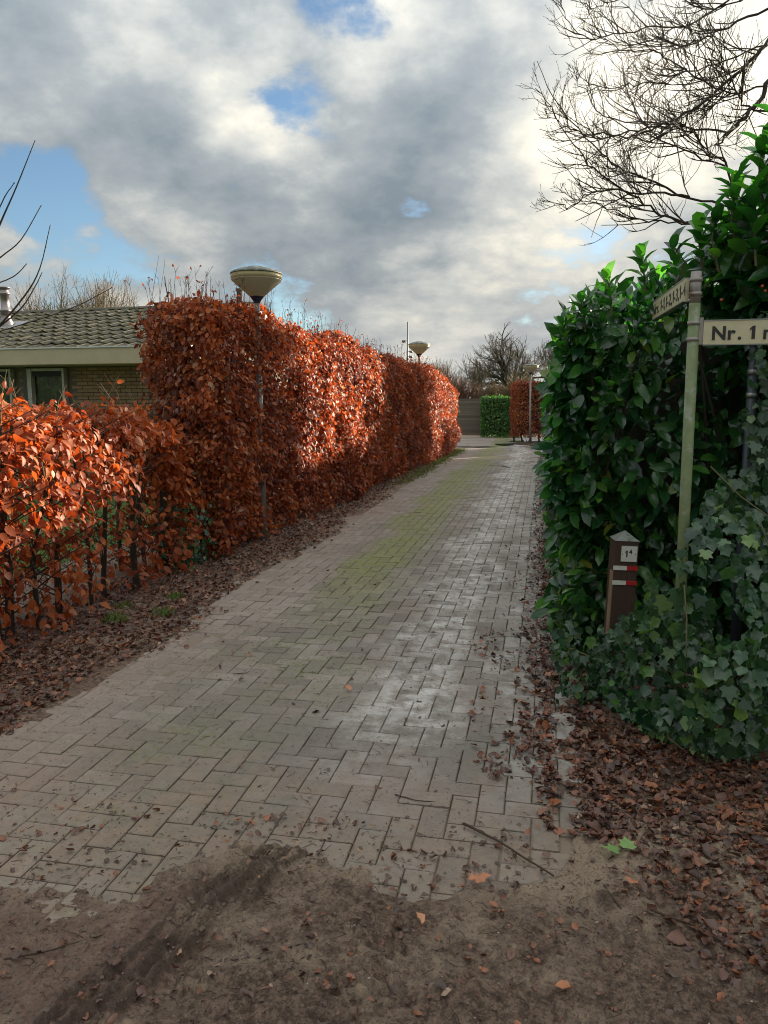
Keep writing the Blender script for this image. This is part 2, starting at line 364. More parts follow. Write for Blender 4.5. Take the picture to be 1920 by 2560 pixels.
# ---------------------------------------------------------------- object helpers
def link(o, parent=None):
    COL.objects.link(o)
    if parent is not None: o.parent = parent
    return o
def tag(o, label=None, cat=None, group=None, kind=None):
    if label: o['label'] = label
    if cat: o['category'] = cat
    if group: o['group'] = group
    if kind: o['kind'] = kind
    return o
def empty(name, loc=(0, 0, 0), rz=0.0):
    o = bpy.data.objects.new(name, None); o.empty_display_size = .2
    o.location = loc; o.rotation_euler = (0, 0, rz); return link(o)
def mobj(name, me, m, parent=None):
    if m is not None:
        me.materials.clear(); me.materials.append(m)
    return link(bpy.data.objects.new(name, me), parent)

class Acc:
    """collects numpy geometry and makes one mesh"""
    def __init__(s): s.V = []; s.L = []; s.T = []; s.R = []; s.n = 0; s.c = 0
    def add(s, V, F, rnd=0.0):
        V = np.asarray(V, float).reshape(-1, 3)
        for f in F: s.L.append(np.asarray(f) + s.n); s.T.append(np.array([len(f)]))
        s.V.append(V); s.R.append(np.full(len(V), rnd) if np.isscalar(rnd) else rnd); s.n += len(V)
    def scatter(s, T, P, X, Y, Z, S, rnd):
        """T = (verts k x 3, faces); arrays of positions, frame axes, scales"""
        tv, tf = T; N, k = len(P), len(tv)
        if N == 0: return
        W = (tv[None, :, 0, None] * X[:, None, :] + tv[None, :, 1, None] * Y[:, None, :] + tv[None, :, 2, None] * Z[:, None, :]) * S[:, None, None] + P[:, None, :]
        s.V.append(W.reshape(-1, 3)); s.R.append(np.repeat(rnd, k))
        loops = np.concatenate([np.array(f) for f in tf]); tot = np.array([len(f) for f in tf])
        s.L.append((loops[None, :] + (np.arange(N) * k)[:, None] + s.n).ravel()); s.T.append(np.tile(tot, N)); s.n += N * k
    def tube(s, pts, rad, sides=5, rnd=0.0, cap=False):
        pts = np.asarray(pts, float); n = len(pts); rad = np.broadcast_to(np.asarray(rad, float), (n,))
        d = np.gradient(pts, axis=0); d /= np.linalg.norm(d, axis=1)[:, None] + 1e-9
        ref = np.array([0, 0, 1.0]) if abs(d[0][2]) < .9 else np.array([1.0, 0, 0])
        a = np.cross(d, ref); a /= np.linalg.norm(a, axis=1)[:, None] + 1e-9; b = np.cross(d, a)
        th = np.arange(sides) / sides * 2 * np.pi
        V = pts[:, None, :] + rad[:, None, None] * (np.cos(th)[None, :, None] * a[:, None, :] + np.sin(th)[None, :, None] * b[:, None, :])
        i = np.arange(n - 1)[:, None] * sides; j = np.arange(sides)[None, :]; j2 = (j + 1) % sides
        Q = np.stack([i + j, i + j2, i + j2 + sides, i + j + sides], -1).reshape(-1, 4) + s.n
        s.L.append(Q.ravel()); s.T.append(np.full(len(Q), 4))
        if cap:
            s.L.append(np.arange(sides)[::-1] + s.n); s.T.append(np.array([sides]))
            s.L.append(np.arange(sides) + s.n + (n - 1) * sides); s.T.append(np.array([sides]))
        s.V.append(V.reshape(-1, 3)); s.R.append(np.full(n * sides, rnd)); s.n += n * sides
    def box(s, c, h, rz=0.0, rnd=0.0, taper=0.0):
        cx_, cy_, cz_ = c; hx, hy, hz = h; ca, sa = math.cos(rz), math.sin(rz); V = []
        for z in (-1, 1):
            k = 1 - (taper if z > 0 else 0)
            for x, y in ((-1, -1), (1, -1), (1, 1), (-1, 1)):
                px_, py_ = x * hx * k, y * hy * k
                V.append((cx_ + px_ * ca - py_ * sa, cy_ + px_ * sa + py_ * ca, cz_ + z * hz))
        s.add(V, [(3, 2, 1, 0), (4, 5, 6, 7), (0, 1, 5, 4), (1, 2, 6, 5), (2, 3, 7, 6), (3, 0, 4, 7)], rnd)
    def mesh(s, name, smooth=True):
        me = bpy.data.meshes.new(name); V = np.concatenate(s.V); L = np.concatenate(s.L); T = np.concatenate(s.T); Rr = np.concatenate(s.R)
        me.vertices.add(len(V)); me.vertices.foreach_set('co', V.astype(np.float32).ravel())
        me.loops.add(len(L)); me.loops.foreach_set('vertex_index', L.astype(np.int32))
        me.polygons.add(len(T)); me.polygons.foreach_set('loop_start', (np.cumsum(T) - T).astype(np.int32))
        me.polygons.foreach_set('loop_total', T.astype(np.int32))
        me.polygons.foreach_set('use_smooth', np.full(len(T), smooth))
        at = me.attributes.new('rnd', 'FLOAT', 'POINT'); at.data.foreach_set('value', Rr.astype(np.float32))
        me.update(calc_edges=True); return me
    def obj(s, name, m, parent=None, smooth=True, kind=None):
        o = mobj(name, s.mesh(name, smooth), m, parent)
        if kind: o['kind'] = kind
        return o

def vnoise(x, y, seed=0):
    """value noise in 2-D, numpy"""
    xi = np.floor(x).astype(np.int64); yi = np.floor(y).astype(np.int64); fx = x - xi; fy = y - yi
    fx = fx * fx * (3 - 2 * fx); fy = fy * fy * (3 - 2 * fy)
    def h(a, b):
        n = (a * 374761393 + b * 668265263 + seed * 974634777) & 0xFFFFFFFF
        n = ((n ^ (n >> 13)) * 1274126177) & 0xFFFFFFFF
        return ((n ^ (n >> 16)) & 0xFFFF) / 65535.0
    return (h(xi, yi) * (1 - fx) + h(xi + 1, yi) * fx) * (1 - fy) + (h(xi, yi + 1) * (1 - fx) + h(xi + 1, yi + 1) * fx) * fy
def fbm(x, y, oct=4, seed=0, gain=.5):
    v = 0; a = 1; tot = 0
    for o in range(oct):
        v = v + a * vnoise(x * 2 ** o, y * 2 ** o, seed + o * 17); tot += a; a *= gain
    return v / tot
def sst(v, lo, hi):
    q = np.clip((v - lo) / (hi - lo), 0, 1); return q * q * (3 - 2 * q)
def nrm(v): return v / (np.linalg.norm(v, axis=-1, keepdims=True) + 1e-9)

def leaf_tmpl(w, fold=.06, droop=.12, lod=1, tipw=.72):
    if lod == 0:
        V = [(0, 0, 0), (-w * .5, .48, fold), (0, 1, -droop), (w * .5, .48, fold), (0, .5, 0)]
        return np.array(V), [(0, 4, 1), (1, 4, 2), (0, 3, 4), (4, 3, 2)]
    V = [(0, 0, 0), (0, .3, -.01), (0, .65, -droop * .35), (0, 1, -droop),
         (-w * .36, .17, fold * .6), (-w * .5, .45, fold), (-w * tipw * .5, .75, fold * .5 - droop * .3),
         (w * .36, .17, fold * .6), (w * .5, .45, fold), (w * tipw * .5, .75, fold * .5 - droop * .3)]
    return np.array(V), [(0, 1, 4), (4, 1, 5), (1, 2, 5), (5, 2, 6), (2, 3, 6), (0, 7, 1), (1, 7, 8), (1, 8, 2), (2, 8, 9), (2, 9, 3)]
T_BEECH = [leaf_tmpl(.62, .09, .18), leaf_tmpl(.56, .17, .30), leaf_tmpl(.66, .04, .05)]
T_BEECH0 = leaf_tmpl(.62, .10, .15, 0)
T_LAUREL = [leaf_tmpl(.42, .05, .14, tipw=.82), leaf_tmpl(.46, .08, .26, tipw=.82)]
T_LAUREL0 = leaf_tmpl(.38, .06, .14, 0)
def ivy_tmpl(cup=.06):
    pts = [(0, .06), (-.22, -.04), (-.50, .16), (-.34, .34), (-.46, .62), (-.20, .60), (0, 1.0), (.20, .60), (.46, .62), (.34, .34), (.50, .16), (.22, -.04)]
    V = [(0, .38, 0)] + [(x, y, cup * (abs(x) * 2.2) - .10 * max(0, y - .5)) for x, y in pts]
    return np.array(V), [(0, (i % 12) + 1, ((i + 1) % 12) + 1)[::-1] for i in range(12)]
T_IVY = ivy_tmpl()
def ivy_soft(k, wide, seed):
    V, F = ivy_tmpl(.10); V = V.copy(); r = random.Random(seed); c = np.array([0, .38, 0])
    ang = np.arctan2(V[1:, 0], V[1:, 1] - .38); rad = np.linalg.norm(V[1:, :2] - c[:2], axis=1); rm = .40 + .16 * np.cos(ang)
    rad = rad * (1 - k) + rm * k; V[1:, 0] = rad * np.sin(ang) * wide; V[1:, 1] = .38 + rad * np.cos(ang); V[1:, 2] += [r.uniform(-.06, .06) for _ in ang]; V[0, 2] = -.05; return V, F
T_IVYS = [T_IVY, ivy_soft(.45, 1.0, 1), ivy_soft(.75, .9, 2), ivy_soft(.30, .8, 3)]
def crumple_tmpl(seed):
    r = random.Random(seed)
    V, F = leaf_tmpl(.6 + r.uniform(-.1, .2), r.uniform(-.2, .28), r.uniform(-.25, .3))
    V = V.copy(); V += np.array([[r.uniform(-.07, .07), r.uniform(-.05, .05), r.uniform(-.12, .12)] for _ in V]); return V, F
T_LITTER = [crumple_tmpl(i) for i in range(5)]
def crumple0(seed):
    r = random.Random(seed); V, F = leaf_tmpl(.7, .2, .15, 0); V = V.copy(); V += np.array([[r.uniform(-.08, .08), r.uniform(-.08, .08), r.uniform(-.16, .16)] for _ in V]); return V, F
T_LITTER0 = [crumple0(i) for i in range(7)]
def oak_tmpl():
    pts = [(0, 0), (-.10, .12), (-.20, .20), (-.12, .30), (-.30, .40), (-.17, .52), (-.27, .68), (-.12, .78), (0, 1.0), (.12, .80), (.28, .66), (.16, .50), (.30, .38), (.12, .28), (.2, .18), (.08, .1)]
    V = [(0, .45, .03)] + [(x, y, .16 * abs(x) + .08 * math.sin(y * 9)) for x, y in pts]; n = len(pts)
    return np.array(V), [(0, (i % n) + 1, ((i + 1) % n) + 1)[::-1] for i in range(n)]
T_OAK = oak_tmpl()
T_OAK2 = (T_OAK[0] * np.array([1.1, .9, 1]) + np.array([0, 0, 1]) * (.22 * np.sin(T_OAK[0][:, :1] * 7 + T_OAK[0][:, 1:2] * 5)), T_OAK[1])

def frames(A, Nn):
    Y = nrm(A); X = nrm(np.cross(Y, Nn)); Z = np.cross(X, Y); return X, Y, Z

def leaf_pieces(name, tmpl, m, parent, P, X, Y, Z, S):
    """leaves that can be picked apart singly: one object each, sharing mesh data"""
    me = bpy.data.meshes.new(name); me.from_pydata([tuple(v) for v in tmpl[0]], [], tmpl[1]); me.materials.append(m)
    me.polygons.foreach_set('use_smooth', [True] * len(me.polygons))
    for p, x, y, z, s in zip(P, X, Y, Z, S):
        o = bpy.data.objects.new(name, me)
        o.matrix_world = Matrix(((x[0] * s, y[0] * s, z[0] * s, p[0]), (x[1] * s, y[1] * s, z[1] * s, p[1]), (x[2] * s, y[2] * s, z[2] * s, p[2]), (0, 0, 0, 1)))
        link(o, parent)
CAMP = np.array([0, 0, 1.6])
CF = np.array([-math.sin(R(11.57)) * math.cos(R(8.25)), math.cos(R(11.57)) * math.cos(R(8.25)), -math.sin(R(8.25))])
CR = np.array([math.cos(R(11.57)), math.sin(R(11.57)), 0]); CU = np.cross(CR, CF)
def in_view(P, margin=.02):
    v = P - CAMP; z = v @ CF; a = (v @ CR) / z; b = (v @ CU) / z
    return (z > .1) & (np.abs(a) < 960 / 1930 - margin) & (np.abs(b) < 1280 / 1930 - margin)
def pick_largest(P, S, depth, n=300, maxdepth=.035):
    """indices of the n leaves that show largest: in the frame, on the outside, near"""
    d = np.linalg.norm(P - CAMP, axis=1); score = S / d * (depth < maxdepth) * in_view(P)
    return np.argsort(-score)[:n]

def lathe(profile, sides=40):
    a = Acc(); th = np.arange(sides) / sides * 2 * np.pi; V = []
    for r, z in profile: V += [(r * math.cos(q), r * math.sin(q), z) for q in th]
    F = []
    for i in range(len(profile) - 1):
        for j in range(sides):
            k = (j + 1) % sides; F.append((i * sides + j, i * sides + k, (i + 1) * sides + k, (i + 1) * sides + j))
    a.add(V, F); return a

def glyph(ch, size, extrude, bold):
    if ch == '1':      # a numeral one with a flag, as on the signs
        h, w, g = .70 * size, .055 * size + bold, .0; pts = [(.20 * size - w, 0), (.20 * size + w, 0), (.20 * size + w, h), (.20 * size - w * .5, h), (.02 * size, h * .80), (.02 * size, h * .80 - 1.6 * w), (.20 * size - w, h * .80)]
        n = len(pts); V = [(x, y, e) for e in (-extrude, extrude) for x, y in pts]
        me = bpy.data.meshes.new('letter'); me.from_pydata(V, [], [tuple(range(n))[::-1], tuple(range(n, 2 * n))] + [(k, (k + 1) % n, (k + 1) % n + n, k + n) for k in range(n)]); return me
    cu = bpy.data.curves.new('letter', 'FONT'); cu.body = ch; cu.size = size; cu.extrude = extrude; cu.offset = bold
    o = bpy.data.objects.new('letter', cu); COL.objects.link(o)
    dg = bpy.context.evaluated_depsgraph_get(); me = bpy.data.meshes.new_from_object(o.evaluated_get(dg))
    bpy.data.objects.remove(o); bpy.data.curves.remove(cu); return me
def letter_row(body, size, m, parent, loc, rz=0.0, width=None, extrude=.0006, bold=.0, gap=.11, space=.30):
    """one object per character, standing upright on a board"""
    x = 0; row = []
    for ch in body:
        if ch == ' ': x += space * size; continue
        me = glyph(ch, size, extrude, bold); xs_ = [v.co.x for v in me.vertices]; x0, x1 = min(xs_), max(xs_); row.append((me, x - x0)); x += x1 - x0 + gap * size
    k = 1.0 if width is None else width / (x - gap * size)
    for me, dx in row:
        me.transform(Matrix.Translation((dx, 0, 0))); me.transform(Matrix.Diagonal((k, 1, 1, 1))); me.transform(Matrix.Rotation(R(90), 4, 'X')); me.name = 'letter'
        o = mobj('letter', me, m, parent); o.location = loc; o.rotation_euler = (0, 0, rz)

# ================================================================ THE SETTING
def f_interp(xs, ys): return lambda v: np.interp(v, xs, ys)
PATH_L = f_interp([2, 8, 16, 25, 27], [-2.42, -2.46, -2.56, -2.68, -2.9])   # left edge of the paving at distance Y
HFACE = f_interp([3, 5, 7.5, 10.4, 16, 24.8], [-3.22, -3.14, -3.08, -3.0, -2.9, -2.66])

# ---- ground sheet out to the horizon
a = Acc(); xs = np.concatenate([[-900, -200, -60], np.arange(-30, 31, 1.5), [60, 200, 900]]); ys = np.concatenate([[-300, -60, -12], np.arange(-6, 60, 1.5), [90, 200, 900]])
gx, gy = np.meshgrid(xs, ys); gz = np.where((gy > -1) & (gy < 45) & (np.abs(gx) < 14), -.06, -.06 + .0 * gx)
V = np.stack([gx, gy, gz], -1).reshape(-1, 3); nx, ny = len(xs), len(ys)
i = (np.arange(ny - 1)[:, None] * nx + np.arange(nx - 1)[None, :]).ravel()
Q = np.stack([i, i + 1, i + 1 + nx, i + nx], -1)
a.V.append(V); a.L.append(Q.ravel()); a.T.append(np.full(len(Q), 4)); a.R.append(np.zeros(len(V))); a.n = len(V)
a.obj('ground', M['ground'], kind='structure')

# ---- near soil: mud, wheel ruts, leaf mould, with real relief
def soil_h(x, y):
    yend = np.interp(x, [-2.6, -1.9, -1.5, -1.25, -1.05, -.75, -.4, 0, .12, .3], [2.42, 2.26, 2.10, 2.24, 2.62, 2.66, 2.50, 2.54, 2.74, 3.4])
    n = fbm(x * 3.1, y * 3.1, 5, 3); nf = fbm(x * 16, y * 16, 4, 9, .6)
    inside = sst(x, -2.50, -2.30) * sst(-x, -.22, -.06)            # 1 over the paving
    endm = sst(yend - y + (n - .5) * .55, -.05, .16)
    endm = np.maximum(endm, sst(yend - y, .16, .28))
    over = np.clip(endm + (1 - inside), 0, 1)
    h = -.045 + over * (.045 + .012 * (n - .4) + .010 * (nf - .5))
    mud = endm * sst(3.2 - y, 0, .5)
    h += mud * (.024 * (fbm(x * 5, y * 5, 4, 21) - .35) + .060 * np.maximum(0, fbm(x * 22, y * 22, 4, 31, .6) - .47))
    lin = x - .33 * y + 1.66 + .07 * (fbm(x * 4, y * 4, 3, 51) - .5) + .030 * (nf - .5); along = y + .33 * x
    w = sst(.125 + .10 * (n - .5) - np.abs(lin), 0, .05) * sst(2.78 - y + (n - .5) * .7, 0, .45)
    ridge = .014 * np.cos(lin * 2 * np.pi / .066) * (.4 + 1.2 * n) + .044 * (fbm(x * 26, y * 26, 4, 5, .6) - .42)
    tread = .006 * np.sign(np.sin(along * 2 * np.pi / .05 + np.sin(lin * 60)))
    h += w * (.004 + ridge + tread * .45) * np.clip(over + .8, 0, 1)
    h += w * (1 - over) * (.034 + .07 * (nf - .40))
    lin2 = x - .12 * y + .68                                     # a second, fainter tyre print
    w2 = sst(.11 - np.abs(lin2), 0, .03) * sst(2.35 - y, 0, .2)
    h += w2 * .009 * np.sin(along * 2 * np.pi / .042 + 14 * np.abs(lin2))
    h += .016 * sst(yend - y, .16, .36) * inside
    # litter banks at both margins
    h += .02 * sst(-x, 2.55, 3.2) + .02 * sst(x, .2, .9)
    return h
xs = np.concatenate([np.arange(-4.6, -1.7, .02), np.arange(-1.7, 1.1, .0082), np.arange(1.1, 3.8, .02)]); ys = np.concatenate([np.arange(.7, 1.4, .02), np.arange(1.4, 2.9, .0078), np.arange(2.9, 5.2, .02)])
gx, gy = np.meshgrid(xs, ys); gz = soil_h(gx, gy)
V = np.stack([gx, gy, gz], -1).reshape(-1, 3); nx, ny = len(xs), len(ys)
i = (np.arange(ny - 1)[:, None] * nx + np.arange(nx - 1)[None, :]).ravel()
a = Acc(); Q = np.stack([i, i + 1, i + 1 + nx, i + nx], -1)
a.V.append(V); a.L.append(Q.ravel()); a.T.append(np.full(len(Q), 4)); a.R.append(np.zeros(len(V))); a.n = len(V)
a.obj('soil', M['soil'], kind='structure')
# soil verges further on
def sheet(name, x0f, x1f, y0, y1, z, m, nx=10, step=.3, kind='structure', parent=None, rough=.0, seed=0):
    ys = np.arange(y0, y1 + step, step); a = Acc(); V = []
    for y in ys:
        for k in range(nx):
            x = x0f(y) + (x1f(y) - x0f(y)) * k / (nx - 1); V.append((x, y, z + rough * (float(fbm(np.array(x * 2.), np.array(y * 2.), 3, seed)) - .5)))
    i = (np.arange(len(ys) - 1)[:, None] * nx + np.arange(nx - 1)[None, :]).ravel()
    Q = np.stack([i, i + 1, i + 1 + nx, i + nx], -1)
    a.V.append(np.array(V)); a.L.append(Q.ravel()); a.T.append(np.full(len(Q), 4)); a.R.append(np.zeros(len(V))); a.n = len(V)
    return a.obj(name, m, parent, kind=kind)
sheet('verge', lambda y: -4.6, lambda y: PATH_L(y) + .02, 5.19, 26, .002, M['soil'], 16, .25, rough=.03, seed=4)
sheet('verge', lambda y: .10, lambda y: 3.8, 5.19, 26, .002, M['soil'], 14, .25, rough=.03, seed=8)

# ---- paving: herringbone of concrete pavers on a sand bed
path = sheet('path', lambda y: PATH_L(y) - .12, lambda y: .20 if y < 25 else 7.0, 1.9, 34.6, -.009, M['joint'], 12, .3)
BW = .1055; BG = .0045
def paver_tmpl(lx, ly):
    hx, hy = lx / 2 - BG / 2, ly / 2 - BG / 2; b = .004; V = []
    for z, ins in ((-.055, 0), (-.003, 0), (0, b)):
        V += [(-hx + ins, -hy + ins, z), (hx - ins, -hy + ins, z), (hx - ins, hy - ins, z), (-hx + ins, hy - ins, z)]
    F = []
    for k in (0, 4):
        F += [(k, k + 1, k + 5, k + 4), (k + 1, k + 2, k + 6, k + 5), (k + 2, k + 3, k + 7, k + 6), (k + 3, k, k + 4, k + 7)]
    F.append((8, 9, 10, 11)); return np.array(V), F
TH = paver_tmpl(2 * BW, BW); TV = paver_tmpl(BW, 2 * BW)
near = []; farH = [[], []]
for ix in range(-90, 70):
    for iy in range(12, 330):
        k = (ix - iy) % 4
        if k not in (0, 3): continue
        x0, y0 = ix * BW, iy * BW
        vert = k == 3
        if vert and ((ix - (iy + 1)) % 4) != 2: continue
        cxx, cyy = (x0 + BW / 2, y0 + BW) if vert else (x0 + BW, y0 + BW / 2)
        y_ = cyy
        wob = .05 * math.sin(y_ * .5)
        if y_ < 1.85 or y_ > 34.3: continue
        if y_ < 25.2:
            if cxx < PATH_L(y_) - .10 or cxx > .19: continue
        else:
            lim = PATH_L(25) - (y_ - 25.2) * 2.2
            if cxx < max(lim, -8.5) or cxx > 6.8: continue
        near.append((math.hypot(cxx, cyy - .2), cxx, cyy, vert))
near.sort()
vis = [b for b in near if in_view(np.array([[b[1], b[2], 0.0]]), -.03)[0] and b[2] > 2.0]
visset = set(vis[:300])
meH = bpy.data.meshes.new('brick'); meH.from_pydata([tuple(v) for v in TH[0]], [], TH[1]); meH.materials.append(M['paver'])
meV = bpy.data.meshes.new('brick'); meV.from_pydata([tuple(v) for v in TV[0]], [], TV[1]); meV.materials.append(M['paver'])
def paver_pose(x, y):
    z = .0035 * (fbm(np.array(x * 1.3), np.array(y * 1.3), 2, 77) - .5) * 6 + rng.normal(0, .0011)
    return float(z), rng.normal(0, .006), rng.normal(0, .006), rng.normal(0, .006)
far_ = Acc(); arrs = {True: [], False: []}
for b in near:
    z, rx, ry, rz = paver_pose(b[1], b[2])
    if b in visset:
        o = bpy.data.objects.new('brick', meV if b[3] else meH); o.location = (b[1], b[2], z); o.rotation_euler = (rx, ry, rz * 1.5); link(o, path)
    else: arrs[b[3]].append((b[1], b[2], z, rx, ry, rz))
for vert, lst in arrs.items():
    q = np.array(lst); X = nrm(np.stack([np.ones(len(q)), q[:, 5], -q[:, 4]], -1)); Y = nrm(np.stack([-q[:, 5], np.ones(len(q)), q[:, 3]], -1)); Z = np.cross(X, Y)
    far_.scatter(TV if vert else TH, q[:, :3], X, Y, Z, np.ones(len(q)), rng.random(len(q)))
far_.obj('bricks', M['paver'], path, smooth=False, kind='stuff')

# ---- puddles where the path opens out
def puddle(x, y, rx, ry, seed, label):
    r = random.Random(seed); n = 28; ph = [r.uniform(0, 6.28) for _ in range(4)]
    V = [(x, y, .0)]
    for k in range(n):
        th = k / n * 2 * math.pi; q = 1 + .25 * math.sin(2 * th + ph[0]) + .2 * math.sin(3 * th + ph[1]) + .1 * math.sin(7 * th + ph[2])
        V.append((x + rx * q * math.cos(th), y + ry * q * math.sin(th), 0))
    a = Acc(); a.add([(v[0], v[1], .016) for v in V], [(0, k + 1, (k + 1) % n + 1) for k in range(n)])
    o = a.obj('puddle', M['puddle']); tag(o, label, 'puddle', 'puddles where the path opens out')
puddle(-2.25, 26.6, .6, .3, 1, 'narrow bright puddle on the paving at the end of the tall copper hedge')
puddle(-1.25, 28.4, .45, .6, 2, 'shiny puddle on the paving in front of the far copper hedge block')
puddle(-.25, 27.0, .45, .18, 3, 'dark flat puddle at the kerb of the small verge under the far lamp')
puddle(-.75, 30.6, .6, .5, 6, 'faint wet patch on the paving left of the far copper hedge block')
# small green island verge under the far beech block
a = Acc(); n = 40; V = [(.6, 28.9, .03)]
for k in range(n):
    th = k / n * 2 * math.pi; V.append((.55 + 1.55 * math.cos(th), 29.1 + 1.7 * math.sin(th) * (1 + .1 * math.sin(3 * th)), .025))
a.add(V, [(0, k + 1, (k + 1) % n + 1) for k in range(n)]); a.obj('verge', M['ground'], kind='structure')

# ================================================================ leaf litter, clods, grit (nobody could count them)
def litter(N, xf, dens, size=(.028, .06), lift=.0):
    P = xf(N); P = P[dens(P) > rng.random(len(P))]
    x, y = P[:, 0], P[:, 1]
    z = np.where(y < 5.1, soil_h(x, y), .006)
    inside = (x > -2.4) & (x < .1) & (y < 25)
    z = np.where(inside, np.maximum(z, .002), z) + rng.random(len(P)) * .014 + lift
    n = len(P); ang = rng.random(n) * 2 * np.pi
    A = np.stack([np.cos(ang), np.sin(ang), rng.normal(0, .30, n)], -1); Nn = nrm(np.stack([rng.normal(0, .5, n), rng.normal(0, .5, n), np.ones(n)], -1))
    return np.stack([x, y, z], -1), frames(A, Nn), size[0] + (size[1] - size[0]) * 1.25 * rng.random(n) ** 1.8
def litter_obj(specs, name='leaf_litter'):
    acc = Acc()
    for s in specs:
        P, (X, Y, Z), S = litter(*s)
        for k, T in enumerate(T_LITTER + [T_OAK, T_OAK2]):
            fr = (P[:, 1] > 4.6) | (P[:, 0] < -2.4) & (P[:, 1] > 4.0)
            sel = (np.arange(len(P)) % 7 == k) & fr; acc.scatter(T_LITTER0[k], P[sel], X[sel], Y[sel], Z[sel], S[sel], rng.random(sel.sum()))
            sel = (np.arange(len(P)) % 7 == k) & ~fr; acc.scatter(T, P[sel], X[sel], Y[sel], Z[sel], S[sel], rng.random(sel.sum()))
    o = acc.obj(name, M['litter']); tag(o, 'brown dead leaves lying thick along both edges of the brick path', 'leaf litter', kind='stuff')
def uni(x0, x1, y0, y1):
    return lambda N: np.stack([rng.uniform(x0, x1, N), rng.uniform(y0, y1, N)], -1)
def near_y(x0, x1, y0, y1, p=2.0):
    return lambda N: np.stack([rng.uniform(x0, x1, N), y0 + (y1 - y0) * rng.random(N) ** p], -1)
nz = lambda P, s, sd=0: fbm(P[:, 0] * s, P[:, 1] * s, 3, sd)
litter_obj([
    (42000, near_y(-3.7, -2.0, 2.2, 25, 2.0), lambda P: sst(-P[:, 0] + (nz(P, 2.5) - .5) * .5, -PATH_L(P[:, 1]) - .07, -PATH_L(P[:, 1]) + .22), (.022, .05)),
    (26000, uni(.05, 3.3, 1.7, 4.6), lambda P: sst(P[:, 0] + (nz(P, 2.2, 3) - .5) * .6 - .25 * np.abs(P[:, 1] - 3.2), -.02, .45) * sst(P[:, 1] + (nz(P, 2, 8) - .5), 1.75, 2.4), (.018, .05)),
    (7000, near_y(-.95, .14, 3.0, 12, 1.5), lambda P: sst(P[:, 0] + (nz(P, 2.8, 5) - .5) * 1.6, -.15, .35), (.016, .045)),
    (3000, near_y(-.1, .5, 3.4, 24, 1.4), lambda P: np.ones(len(P)), (.03, .06)),
    (2600, near_y(.02, .34, 2.75, 9, 1.3), lambda P: np.full(len(P), .9), (.022, .055)),
    (900, uni(-2.4, .2, 2.0, 7), lambda P: np.full(len(P), .12), (.02, .04)),
    (5000, uni(-2.6, 1.8, 1.1, 2.7), lambda P: .6 * sst(nz(P, 2.4, 12), .35, .62) + .06, (.008, .032)),
])
# crumbs of bark and leaf on the paving, clods on the mud
def clod_tmpl(seed):
    r = random.Random(seed); V = []
    for p in ((1, 0, 0), (-1, 0, 0), (0, 1, 0), (0, -1, 0), (0, 0, .7), (0, 0, -.5), (.6, .6, .3), (-.6, .5, .4)): V.append([c * r.uniform(.6, 1.1) for c in p])
    return np.array(V), [(0, 6, 4), (6, 2, 4), (2, 7, 4), (7, 1, 4), (1, 3, 4), (3, 0, 4)]
def stones(name, N, fn, dens, size, m, label, cat):
    P = fn(N); P = P[dens(P) > rng.random(len(P))]; n = len(P)
    z = np.where(P[:, 1] < 5.1, soil_h(P[:, 0], P[:, 1]), 0.0); z = np.where((P[:, 0] > -2.4) & (P[:, 0] < .1), np.maximum(z, 0.001), z)
    ang = rng.random(n) * 6.28; X = np.stack([np.cos(ang), np.sin(ang), 0 * ang], -1); Y = np.stack([-np.sin(ang), np.cos(ang), 0 * ang], -1); Z = np.tile([0, 0, 1.0], (n, 1))
    acc = Acc(); S = size[0] + (size[1] - size[0]) * rng.random(n) ** 5 * np.where(P[:, 1] > 2.8, .6, 1.0)
    for k in range(4):
        s = np.arange(n) % 4 == k; acc.scatter(clod_tmpl(k), np.stack([P[s, 0], P[s, 1], z[s]], -1), X[s], Y[s], Z[s], S[s], rng.random(s.sum()))
    tag(acc.obj(name, m), label, cat, kind='stuff')
stones('mud_crumbs', 52000, near_y(-2.6, 2.2, 1.0, 7.5, 1.3), lambda P: np.where(P[:, 1] < 2.7, .25 + .75 * sst(nz(P, 3, 6), .4, .6), .22), (.0015, .014), M['clod'], 'dark crumbs of mud scattered over the earth and the paving', 'mud')
stones('grit', 5000, near_y(-2.6, 2.2, 1.0, 4.0, 1.0), lambda P: np.full(len(P), .5), (.001, .0042), M['grit'], 'pale specks of grit in the mud at the foot of the path', 'grit')
# short needles and twiglets
acc = Acc()
for _ in range(3800):
    y = 1.1 + 6 * rng.random() ** 1.8; x = rng.uniform(-2.8, 1.6); th = rng.random() * 3.14; l = rng.uniform(.010, .055)
    if y > 2.7 and rng.random() < .4: continue
    z = float(max(soil_h(np.array(x), np.array(y)), .001 if -2.4 < x < .1 else -1)) + .003
    acc.tube([(x, y, z), (x + l * .5 * math.cos(th), y + l * .5 * math.sin(th), z + .004), (x + l * math.cos(th + .2), y + l * math.sin(th + .2), z)], [.0009, .0012, .0007], 3)
tag(acc.obj('twiglets', M['stick']), 'short dark twiglets and needles strewn over mud and paving', 'twiglets', kind='stuff')

